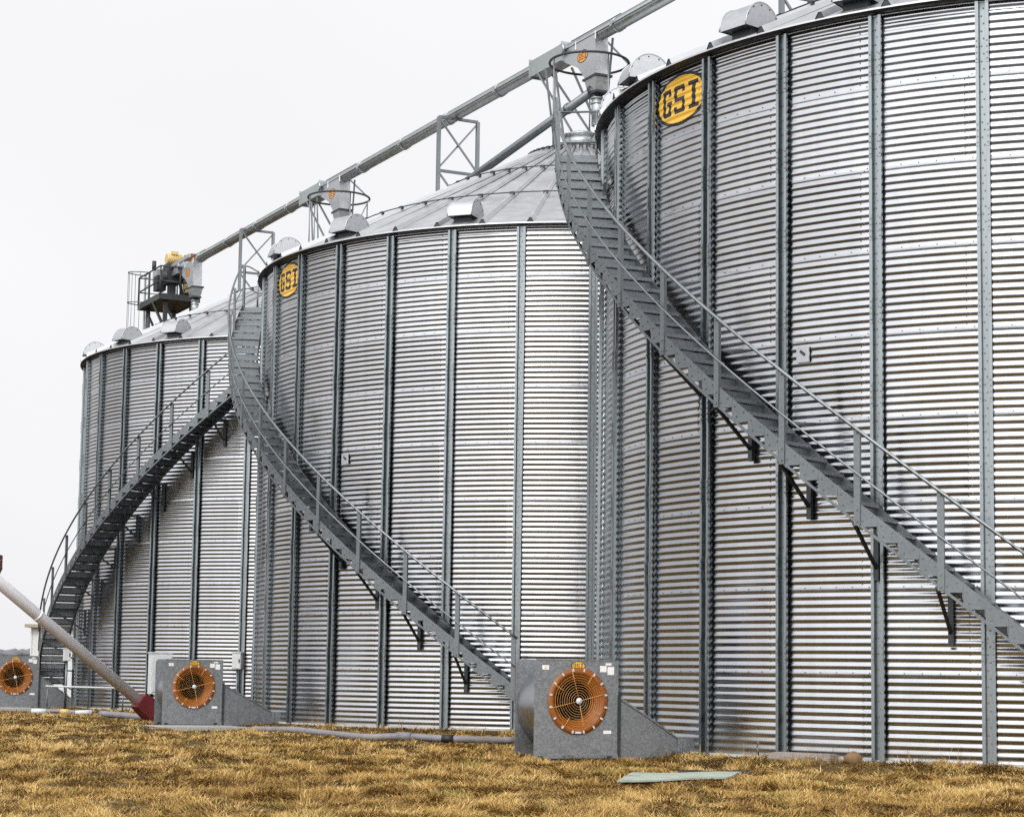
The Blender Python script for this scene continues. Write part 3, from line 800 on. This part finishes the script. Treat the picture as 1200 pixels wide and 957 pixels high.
# ------------------------------------------------------------------ fans
E_ = unit((.912, .41, 0)); NB = np.array([-E_[1], E_[0], 0.])      # along the fan towards its bin / back away from the camera
def make_fan(P, k, label, zoff=-.12, dl=1.2, wr=.0022, taglow=True):
    """P: where the duct meets the bin wall; k: scale. Built from there back along -E_"""
    org = np.array([P[0], P[1], 0.]) - E_ * (2.2 * k); org[2] = zoff
    t = thing('aeration_fan', label, 'fan', org, 'centrifugal aeration fans beside the bins')
    end = np.array([P[0], P[1], zoff])
    def L(x, d, z): return end + (E_ * x + NB * d + Z_ * z) * k      # x: 0 at the wall, negative away from it; d: back from the front face
    W = 1.265; H = 1.38; DEP = .62; x0 = -dl - W; x1 = -dl
    cxr = (x0 + x1) / 2 + .02
    mb = MB()
    front = [(x0, .03), (x1, .03), (x1, H), (x0 + .07, H), (x0, H - .07)]
    hc = (cxr, .82); hr = .384                                  # sheet with the round inlet opening cut out
    angs = sorted(set([2 * pi * q / 48 for q in range(48)] + [math.atan2(z - hc[1], x - hc[0]) % (2 * pi) for x, z in front]))
    def edge(a):
        dx, dz = cos(a), sin(a); best = 9.
        for i in range(len(front)):
            (xa, za), (xb, zb_) = front[i], front[(i + 1) % len(front)]
            ex, ez = xb - xa, zb_ - za; det = dx * -ez + ex * dz
            if abs(det) < 1e-9: continue
            t_ = ((xa - hc[0]) * -ez + ex * (za - hc[1])) / det; u_ = (dx * (za - hc[1]) - dz * (xa - hc[0])) / det
            if t_ > 0 and -1e-6 <= u_ <= 1 + 1e-6: best = min(best, t_)
        return hc[0] + dx * best, hc[1] + dz * best
    vs = []
    for a in angs:
        xo, zo = edge(a); xi, zi = hc[0] + hr * cos(a), hc[1] + hr * sin(a)
        for d in (0, .012): vs += [L(xi, d, zi), L(xo, d, zo)]
    m = len(angs); fs = []
    for i in range(m):
        a, b2 = 4 * i, 4 * ((i + 1) % m)
        fs += [(a, a + 1, b2 + 1, b2), (a + 2, b2 + 2, b2 + 3, a + 3), (a + 1, a + 3, b2 + 3, b2 + 1), (a, b2, b2 + 2, a + 2)]
    mb.add(vs, fs)
    for x in (x1 - .012, ): mb.box(L(x, .012, (H + .03) / 2), (.03 * k, .03 * k, (H - .03) * k), (E_, NB, Z_))
    mb.box(L((x0 + x1) / 2, -.006, .07), (W * k, .02 * k, .05 * k), (E_, NB, Z_)); mb.box(L((x0 + x1) / 2, .02, H - .005), (W * .94 * k, .05 * k, .012 * k), (E_, NB, Z_))
    mb.bar(L(cxr, -.003, .05), L(cxr, -.003, .34), .008 * k, .006 * k, up=NB)
    for x, z in ((x0 + .12, .45), (x0 + .12, 1.1), (x0 + .16, .75), (x1 - .1, .3), (x1 - .1, 1.05)): mb.tube([L(x, .004, z), L(x, -.010, z)], .012 * k, 8)
    mb.build('front_panel', M['fan'], t)
    mb = MB()
    back = [(x0, .03), (x1, .03), (x1, H), (x0 + .05, H), (x0, H - .05)]
    mb.prism(back, L(0, DEP, 0), E_ * k, Z_ * k, NB, .012 * k); mb.build('back_panel', M['fan'], t)
    # scroll: spiral sheet between the panels, open to the duct at the right
    mb = MB(); cz = .70; n = 40; vs = []
    prof = []
    for q in range(n + 1):
        th = rad(-78 - q / n * 190)                                    # from the lower right, round the left, over the top
        rr = .55 + .11 * q / n
        prof.append((cxr - .03 + rr * .98 * cos(th), max(.045, cz + rr * sin(th))))
    prof.append((x1, prof[-1][1] + .0)); prof = [(x1, .05)] + prof
    for x, z in prof:
        vs += [L(x, .012, z), L(x, DEP, z)]
    m = len(prof)
    mb.add(vs, [(2 * i, 2 * i + 1, 2 * i + 3, 2 * i + 2) for i in range(m - 1)], smooth=True)
    mb.build('scroll', M['scroll'], t)
    # legs / skids
    for d in (.03, DEP - .03):
        mb = MB(); mb.box(L((x0 + x1) / 2, d, .02), (W * .98 * k, .06 * k, .05 * k), (E_, NB, Z_))
        for x in (x0 + .09, x1 - .14): mb.box(L(x, d - .03, .03), (.07 * k, .05 * k, .10 * k), (E_, NB, Z_))
        mb.build('skid', M['dark'], t)
    # orange inlet cone
    mb = MB(); c = L(cxr, 0, .82)
    mb.lathe([(.455 * k, .0), (.455 * k, .014 * k), (.385 * k, .016 * k), (.375 * k, .012 * k), (.355 * k, -.015 * k), (.315 * k, -.05 * k), (.283 * k, -.09 * k), (.262 * k, -.14 * k)], c, -NB, 56)
    inlet = mb.build('inlet_cone', M['orange'], t)
    mb = MB(); mb.lathe([(.262 * k, -.14 * k), (.255 * k, -.50 * k), (0, -.51 * k)], c, -NB, 40)
    for q in range(9):
        a = 2 * pi * q / 9; rv = cos(a) * E_ + sin(a) * Z_; tv = -sin(a) * E_ + cos(a) * Z_
        mb.box(c + NB * .40 * k + rv * .13 * k, (.13 * k, .01 * k, .12 * k), (rv, unit(tv + NB * .5), np.cross(rv, unit(tv + NB * .5))))
    mb.build('fan_wheel', M['black'], inlet, origin=t['org'])
    for q in range(16):
        mb = MB()
        a = 2 * pi * (q + .5) / 16; rv = cos(a) * E_ + sin(a) * Z_; mb.box(c - NB * .022 * k + rv * .425 * k, (.04 * k, .012 * k, .022 * k), (rv, NB, np.cross(rv, NB)))
        mb.build('guard_clip', M['cabinet'], inlet, origin=t['org'])
    mb = MB(); mb.box(c - NB * .02 * k - Z_ * .425 * k, (.09 * k, .012 * k, .028 * k), (E_, NB, Z_)); mb.build('sticker', M['cabinet'], inlet, origin=t['org'])
    # wire guard: concentric rings and spokes bulging a little
    mb = MB()
    def gd(r): return .035 - .06 * (r / .38) ** 2 * .4
    for q in range(10):
        r = .08 + .30 * q / 9
        mb.tube([c - NB * gd(r) * k + r * k * (cos(2 * pi * s / 40) * E_ + sin(2 * pi * s / 40) * Z_) for s in range(40)], wr * k, 5, closed=True)
    for q in range(8):
        a = 2 * pi * (q + .3) / 8; rv = cos(a) * E_ + sin(a) * Z_
        r0 = .05 if q % 2 == 0 else .26
        mb.tube([c - NB * (gd(r0) + .006) * k + rv * r0 * k, c - NB * (gd(.3) + .006) * k + rv * .3 * k, c - NB * (gd(.43) + .015) * k + rv * .43 * k], .0040 * k, 5)
    mb.build('wire_guard', M['wire'], t)
    mb = MB(); mb.lathe([(.044 * k, 0), (.044 * k, .02 * k), (0, .024 * k)], c - NB * .035 * k, -NB, 20); mb.build('hub_cap', M['cabinet'], t)
    # stickers and emblem on the panel
    for (x, z, w, h) in ((x0 + .16, H - .11, .10, .06), (x1 - .23, H - .12, .10, .085), (x1 - .115, H - .145, .10, .11), (x1 - .15, H - .055, .09, .03), (x1 - .16, .40, .12, .045)):
        mb = MB(); mb.box(L(x, -.004, z), (w * k, .004 * k, h * k), (E_, NB, Z_)); mb.build('sticker', M['white'], t)
    if taglow:
        mb = MB(); mb.prism([(-.018, -.018), (.018, -.018), (0, .018)], L(x0 + .16, -.010, H - .105), E_ * k, Z_ * k, NB, .002); mb.build('warning_mark', M['yellow'], t)
    flat_emblem('emblem', L(cxr, -.003, H - .085), E_, Z_, -NB, .21 * k, .125 * k, t)
    # transition duct, flange and collar into the bin
    mb = MB()
    mb.box(L(x1 + .02, .29, .47), (.05 * k, .60 * k, .88 * k), (E_, NB, Z_)); mb.build('flange', M['dark'], t)
    mb = MB(); xa_, xb_ = x1 + .04, -.18
    sec = [(xa_, .02, .03, .86), (xa_ + (xb_ - xa_) * .5, .04, .03, .585), (xb_, .08, .035, .29)]
    vs = []
    for x, d, zl, zh in sec:
        vs += [L(x, d, zl), L(x, .58 - d, zl), L(x, .58 - d, zh), L(x, d, zh)]
    fs = []
    for i in range(len(sec) - 1):
        for j in range(4): fs.append((i * 4 + j, i * 4 + (j + 1) % 4, i * 4 + 4 + (j + 1) % 4, i * 4 + 4 + j))
    mb.add(vs, fs)
    for i in range(len(sec) - 1):                                       # folded top seam with bolts
        mb.bar(L(sec[i][0], sec[i][1] - .004, sec[i][3]), L(sec[i + 1][0], sec[i + 1][1] - .004, sec[i + 1][3]), .03 * k, .02 * k)
    for q in range(6):
        f_ = .1 + q * .15; x = xa_ + (xb_ - xa_) * f_; mb.box(L(x, .03, .86 - f_ * .56 + .015), (.03 * k, .03 * k, .03 * k), (E_, NB, Z_))
    mb.build('duct', M['fan'], t)
    mb = MB(); mb.box(L(-.06, .29, .165), (.32 * k, .46 * k, .27 * k), (E_, NB, Z_)); mb.box(L(xb_, .29, .165), (.02 * k, .52 * k, .31 * k), (E_, NB, Z_)); mb.build('wall_collar', M['fan'], t)
    return t
make_fan((2.60, 29.0), 1.0, 'nearest aeration fan, the largest, standing in grass against the nearest bin')
make_fan((-4.75, 43.65), 1.0, 'middle aeration fan, with the red auger boot tucked behind its left side', zoff=-.10, dl=1.32, wr=.0013)
make_fan((-12.26, 59.1), 1.09, 'farthest aeration fan, cut by the left edge, in front of the white shed', zoff=-.09, dl=1.05, wr=.0011)

# ------------------------------------------------------------------ auger
a0 = np.array([-8.2, 47.6, .12]); a1 = np.array([-11.05, 45.2, 2.78]); ad_ = unit(a1 - a0)
t = thing('grain_auger', 'slanting silver auger tube with a dark red boot on the grass', 'auger', a0)
mb = MB(); mb.tube([a0 + ad_ * .35, a1 + ad_ * 4.6], .132, 20)
for q in (3.6, 6.2): mb.lathe([(.132, -.02), (.142, -.02), (.142, .02), (.132, .02)], a0 + ad_ * q, ad_, 20)
mb.bar(a0 + ad_ * .4 + np.array([0, 0, .15]), a1 + ad_ * 4.6 + np.array([0, 0, .15]), .03, .02)
mb.build('tube', M['auger'], t)
mb = MB(); sx_ = unit(np.cross(ad_, Z_)); uz = np.cross(sx_, ad_)
vs = []
for q, w, h0, h1 in ((.42, .17, -.18, .19), (.0, .20, -.22, .24), (-.30, .20, -.18, .20)):
    for s, hh in ((-1, h0), (1, h0), (1, h1), (-1, h1)): vs.append(a0 + ad_ * q + sx_ * s * w + uz * hh)
mb.add(vs, [(0, 3, 2, 1), (8, 9, 10, 11)] + [(i * 4 + j, i * 4 + (j + 1) % 4, i * 4 + 4 + (j + 1) % 4, i * 4 + 4 + j) for i in (0, 1) for j in range(4)])
mb.build('boot', M['red'], t)
mb = MB(); p = a1 + ad_ * .9 + np.array([-.05, 0, .35])
c = np.array([-11.39, 45.3, 3.38]); mb.box(c, (.35, .3, .28)); mb.prism([(-.15, -.14), (.2, -.14), (.08, -.42), (-.1, -.42)], c + np.array([0, -.1, 0]), (1, 0, 0), Z_, (0, 1, 0), .2); mb.bar(c - Z_ * .1, c - Z_ * .95 + ad_ * .2, .06, .06); mb.build('mounting_bracket', M['red'], t)

# ------------------------------------------------------------------ pipes, boards and small things on the grass
def ground_pipe(pts, r, label, sleeves=()):
    P = [np.array([x, y, float(ground_z(np.array([x]), np.array([y]))[0]) + r + h]) for x, y, h in pts]
    t = thing('plastic_pipe', label, 'pipe', (P[0][0], P[0][1], P[0][2] - r), 'pipes lying on the grass')
    q = []
    for i in range(len(P) - 1):
        for f in np.linspace(0, 1, 8, endpoint=False): q.append(P[i] * (1 - f) + P[i + 1] * f)
    q.append(P[-1]); q = [q[0]] + [(q[i - 1] + q[i] * 2 + q[i + 1]) / 4 for i in range(1, len(q) - 1)] + [q[-1]]
    mb = MB(); mb.tube(q, r, 14); mb.build('tube', M['pvc'], t)
    for f, w, m_ in sleeves:
        i = int(f * (len(q) - 2)); d = unit(q[i + 1] - q[i])
        mb = MB(); mb.lathe([(r, -w), (r * 1.22, -w), (r * 1.22, w), (r, w)], q[i], d, 14); mb.build('sleeve', m_, t)
ground_pipe([(-5.0, 40.6, .02), (-3.9, 38.4, .02), (-2.45, 36.0, .03), (-1.75, 35.2, .03), (-.9, 34.9, .03), (.12, 35.1, .02)], .06, 'long grey plastic pipe bending along the foot of the middle bin', ((.62, .14, M['pvc']), (.80, .10, M['black'])))
ground_pipe([(-9.9, 50.4, .02), (-8.7, 48.6, .0), (-7.3, 46.4, .0)], .075, 'short grey pipe between the two far fans, below the auger boot')
ground_pipe([(-12.6, 54.6, .02), (-11.9, 54.5, .02), (-11.2, 54.4, .02), (-10.9, 54.4, .02)], .055, 'pale short pipe lying beside the farthest fan', ((.5, .12, M['motor']), (.8, .22, M['cabinet']), (.15, .2, M['cabinet'])))

mb = MB()                                                              # warped board
zg = lambda x, y: float(ground_z(np.array([x]), np.array([y]))[0])
nu, nv = 20, 8; vs = []
for lay in (0, -.018):
    for j in range(nv + 1):
        for i in range(nu + 1):
            u = i / nu; w = j / nv
            x = 1.20 + 1.25 * u + .30 * w; y = 22.75 + .35 * u + 1.6 * w - .25 * u * w
            z = zg(x, y) * .5 + zg(2.0, 23.6) * .5 + .036 + .02 * u * u + .008 * sin(5 * u + 1) + lay
            vs.append((x, y, z))
m = (nu + 1) * (nv + 1); fs = []
for j in range(nv):
    for i in range(nu):
        a = j * (nu + 1) + i; fs.append((a, a + 1, a + nu + 2, a + nu + 1)); fs.append((m + a, m + a + nu + 1, m + a + nu + 2, m + a + 1))
per = [i for i in range(nu + 1)] + [j * (nu + 1) + nu for j in range(1, nv + 1)] + [nv * (nu + 1) + i for i in range(nu - 1, -1, -1)] + [j * (nu + 1) for j in range(nv - 1, 0, -1)]
for i in range(len(per)): a, b2 = per[i], per[(i + 1) % len(per)]; fs.append((a, m + a, m + b2, b2))
mb.add(vs, fs); tag(mb.build('weathered_board', M['board']), 'pale green warped board lying flat on the grass', 'board')

# bare soil hollow behind the board
nu = 36; nr = 8; vs = [(2.5, 25.4, zg(2.5, 25.4) - .03)]; fs = []
for j in range(1, nr + 1):
    for i in range(nu):
        a = 2 * pi * i / nu; rr = j / nr * (1 + .15 * sin(3 * a + 1) + .1 * sin(5 * a)); x = 2.5 + .60 * rr * cos(a); y = 25.4 + 1.15 * rr * sin(a)
        h = .03 * sin(9 * x + 2) * sin(5 * y) * (1 - j / nr) - .02 * (1 - j / nr) + .010
        vs.append((x, y, zg(x, y) + float(h) - (.03 if j == nr else 0)))
for i in range(nu):
    fs.append((0, 1 + i, 1 + (i + 1) % nu))
    for j in range(nr - 1): a = 1 + j * nu; fs.append((a + i, a + nu + i, a + nu + (i + 1) % nu, a + (i + 1) % nu))
mb = MB(); mb.add(vs, fs, smooth=True); o = mb.build('soil', M['dirt']); o['kind'] = 'structure'

def plank_of_wood():
    T = unit((.76, -.65, 0)); Q = unit((.65, .76, 0)); c = np.array([3.88, 27.27, zg(3.88, 27.27) + .045])
    mb = MB(); mb.box(c, (.95, .22, .10), (T, Q, Z_)); mb.box(c + Z_ * .054 + T * .02, (.86, .19, .012), (T, Q, Z_))
    for q in range(5): mb.box(c - Q * .112 + T * (-.4 + q * .2) + Z_ * (-.02 + .03 * (q % 2)), (.17, .008, .012), (T, Q, Z_))
    tag(mb.build('timber_block', M['wood']), 'weathered grey timber block against the base of the nearest bin', 'timber')
    mb = MB()
    rg = random.Random(3)
    mb.lathe([(0, -.09), (.08, -.08), (.12, -.03), (.125, .02), (.09, .07), (.04, .09), (0, .095)], (4.46, 26.80, zg(4.46, 26.8) + .05), n=11)
    mb.v = [(x + rg.uniform(-.012, .012), y + rg.uniform(-.012, .012), z + rg.uniform(-.012, .012)) for x, y, z in mb.v]
    tag(mb.build('brown_stone', M['stone']), 'small brown stone beside the timber block', 'stone')
M['stone'] = paint('brown stone', (.20, .12, .055), .9, .4, 20)
plank_of_wood()

def slab(c, sx, sy, h, label):
    z = zg(c[0], c[1]); mb = MB(); mb.box((c[0], c[1], z - .02 + h / 2), (sx, sy, h), (E_, NB, Z_)); 
    mb.box((c[0] - E_[0] * .12, c[1] - E_[1] * .12, z - .02 + h + .003), (sx * .9, sy * .86, .006), (E_, NB, Z_))
    tag(mb.build('concrete_pad', M['concrete']), label, 'concrete slab', 'concrete pads under the fans')
slab((-6.35, 42.1), 1.9, 1.5, .07, 'thin concrete pad under the middle aeration fan')
slab((-14.3, 57.4), 2.6, 1.7, .09, 'concrete pad under the farthest aeration fan')

def box_cabinet(name, c, sx, sy, sz, ax, label, parts=True):
    t = thing(name, label, 'electrical box', (c[0], c[1], c[2] - sz / 2), 'electrical boxes by the bins')
    mb = MB(); mb.box(c, (sx, sy, sz), ax); mb.box(np.array(c) + Z_ * (sz / 2 + .012), (sx + .04, sy + .04, .024), ax); mb.build('body', M['cabinet'], t)
    X, Y, Zz = [unit(a) for a in ax]
    mb = MB(); mb.box(np.array(c) - Y * (sy / 2 + .008), (sx * .9, .012, sz * .9), ax); mb.build('door', M['cabinet'], t)
    mb = MB(); mb.box(np.array(c) - Y * (sy / 2 + .022) + X * sx * .34, (.03, .02, .09), ax); mb.build('handle', M['dark'], t)
    return t
AX = (E_, NB, Z_)
t = box_cabinet('control_cabinet', (-7.45, 44.2, .98), .44, .3, .86, AX, 'pale tilted control cabinet on a post behind the middle fan')
mb = MB(); mb.bar((-7.45, 44.2, -.15), (-7.45, 44.2, .56), .08, .08); mb.build('post', M['stair'], t)
th = rad(-12.9); rv = np.array([sin(th), -cos(th), 0]); pA = np.array([BINS['A'][0], BINS['A'][1], 0]) + rv * (R + .17)
t = box_cabinet('junction_box', (pA[0], pA[1], 1.33), .24, .17, .42, ((cos(th), sin(th), 0), -rv, Z_), 'small pale junction box on the right edge of the farthest bin')
mb = MB(); mb.tube([pA + Z_ * 1.12, pA + Z_ * -.1], .03, 8); mb.build('conduit', M['stair'], t)
t = box_cabinet('meter_box', (-12.25, 57.3, 1.45), .18, .16, .34, AX, 'small white meter box between the farthest fan and its stair')
mb = MB(); mb.tube([(-12.25, 57.3, 1.28), (-12.25, 57.3, -.1)], .035, 8); mb.build('post', M['stair'], t)

t = thing('conduit_pipe', 'thin pale conduit running level past the foot of the farthest stair', 'conduit', (-12.2, 54.6, -.1))
mb = MB(); mb.tube([(-12.2, 54.6, .60), (-10.0, 54.0, .58)], .022, 8); mb.build('tube', M['cabinet'], t)
for x, y in ((-12.15, 54.6), (-10.05, 54.02)):
    mb = MB(); mb.tube([(x, y, -.12), (x, y, .60)], .018, 6); mb.build('post', M['stair'], t)

# tall dry stalks against the wall
for i, (x, y, hh, ln) in enumerate(((3.12, 26.3, .36, .05), (3.22, 26.4, .26, -.04))):
    t = thing('dry_weed', ('tall thin dry weed stalk at the nearest bin base', 'shorter thin dry weed stalk beside the taller one')[i], 'weed', (x, y, zg(x, y)))
    mb = MB(); mb.tube([(x, y, zg(x, y)), (x + ln * .4, y, zg(x, y) + hh * .5), (x + ln, y, zg(x, y) + hh)], [.005, .004, .002], 5)
    mb.tube([(x + ln * .3, y, zg(x, y) + hh * .4), (x - ln, y - .02, zg(x, y) + hh * .7)], .003, 4); mb.build('stem', M['straw'] if 'straw' in M else gmat, t)
    mb = MB()
    for q in range(5): mb.box((x + ln * (.8 + .05 * q), y, zg(x, y) + hh * (.8 + .05 * q)), (.016, .012, .03))
    mb.build('seed_head', M['wood'], t)

# ------------------------------------------------------------------ far left: shed, trees, wires
t = thing('small_shed', 'small white shed far behind the stair of the farthest bin', 'shed', (-19.6, 90, zg(-19.6, 90)))
zb_ = zg(-19.6, 90)
mb = MB(); mb.box((-19.6, 91.2, zb_ + 1.5), (2.5, 2.4, 3.0)); 
for q in range(9): mb.box((-20.8 + q * .3, 89.985, zb_ + 1.5), (.03, .04, 2.95))
mb.build('wall', M['shed'], t)
mb = MB(); mb.box((-19.6, 91.1, zb_ + 3.06), (2.9, 2.9, .14)); mb.build('roof', M['shedroof'], t)
mb = MB(); mb.box((-19.4, 89.97, zb_ + 1.0), (.9, .05, 2.0)); mb.build('door', M['cabinet'], t)

tm_ = paint('far bare trees', (.15, .15, .165), .95, .3, .3)  # bare-tree grey lightened, distance haze put into the colour
mb = MB(); rg = random.Random(5)
for i in range(520):                                                   # hazy shelter belt on the horizon
    x = -330 + i * 1.0 + rg.uniform(-.5, .5); y = 640 + rg.uniform(-14, 14); z = zg(x, y); h = rg.uniform(3.0, 4.2) * (1 + .4 * sin(x * .035) * sin(x * .011 + 1))
    r = rg.uniform(2.6, 4.2); n = 7
    vs = [(x, y, z + h)]
    for f, rr in ((.8, .6), (.45, 1.), (.1, .75)):
        for k in range(n): a = 2 * pi * k / n; q = rr * r * rg.uniform(.7, 1.2); vs.append((x + q * cos(a), y + q * sin(a), z + h * f * rg.uniform(.9, 1.1)))
    fs = [(0, 1 + k, 1 + (k + 1) % n) for k in range(n)]
    for l in range(2):
        for k in range(n): a = 1 + l * n; fs.append((a + k, a + n + k, a + n + (k + 1) % n, a + (k + 1) % n))
    mb.add(vs, fs, smooth=True)
o = mb.build('treeline', tm_); o['kind'] = 'stuff'; o['label'] = 'hazy belt of bare trees on the horizon'

# ------------------------------------------------------------------ light: bright overcast, with a low bright lobe added behind the camera to whiten the walls
SUN_EL, SUN_AZ = rad(42), rad(200)                                     # azimuth clockwise from +y (the view direction)
sd = Vector((sin(SUN_AZ) * cos(SUN_EL), cos(SUN_AZ) * cos(SUN_EL), sin(SUN_EL)))
w = bpy.data.worlds.new('World'); S.world = w; w.use_nodes = True; nt = w.node_tree
bg = nt.nodes['Background']
sky = nd(nt, 'ShaderNodeTexSky', sky_type='NISHITA'); sky.sun_disc = False; sky.sun_elevation = SUN_EL; sky.sun_rotation = SUN_AZ
sky.dust_density = 4; sky.air_density = 1
hs = nd(nt, 'ShaderNodeHueSaturation'); hs.inputs['Saturation'].default_value = .15; nt.links.new(sky.outputs['Color'], hs.inputs['Color'])
tc = nd(nt, 'ShaderNodeTexCoord')
dot = nd(nt, 'ShaderNodeVectorMath', operation='DOT_PRODUCT'); dot.inputs[1].default_value = Vector((sin(rad(198)) * cos(rad(24)), cos(rad(198)) * cos(rad(24)), sin(rad(24)))); nt.links.new(tc.outputs['Generated'], dot.inputs[0])
rr = ramp(nt, dot.outputs['Value'], [(0., (8.75, 8.75, 8.9)), (.32, (14.6, 14.6, 14.8)), (.9, (22., 22., 22.1))])
rr.color_ramp.interpolation = 'EASE'
nz_ = noise(nt, 1.6, 4, tc.outputs['Generated'])
cl = nd(nt, 'ShaderNodeMapRange'); cl.inputs['From Min'].default_value = .3; cl.inputs['From Max'].default_value = .7; cl.inputs['To Min'].default_value = .94; cl.inputs['To Max'].default_value = 1.06; nt.links.new(nz_.outputs['Fac'], cl.inputs['Value'])
ml = nd(nt, 'ShaderNodeVectorMath', operation='SCALE'); nt.links.new(rr.outputs['Color'], ml.inputs[0]); nt.links.new(cl.outputs['Result'], ml.inputs['Scale'])
sc = nd(nt, 'ShaderNodeVectorMath', operation='SCALE'); sc.inputs['Scale'].default_value = .12; nt.links.new(hs.outputs['Color'], sc.inputs[0])
ad2 = nd(nt, 'ShaderNodeVectorMath', operation='ADD'); nt.links.new(ml.outputs[0], ad2.inputs[0]); nt.links.new(sc.outputs[0], ad2.inputs[1])
nt.links.new(ad2.outputs[0], bg.inputs['Color']); bg.inputs['Strength'].default_value = .1
sl = bpy.data.lights.new('sun', 'SUN'); so = bpy.data.objects.new('sun', sl); COL.objects.link(so)
sl.energy = 1.2; sl.angle = rad(14); sl.color = (1, .97, .93)
so.rotation_euler = (-sd).to_track_quat('-Z', 'Y').to_euler()

S.view_settings.view_transform = 'Standard'; S.view_settings.look = 'None'; S.view_settings.exposure = 0; S.view_settings.gamma = 1
S.view_settings.use_curve_mapping = False
S.render.engine = 'CYCLES'
S.cycles.max_bounces = 6; S.cycles.diffuse_bounces = 3; S.cycles.glossy_bounces = 4
S.cycles.use_denoising = False
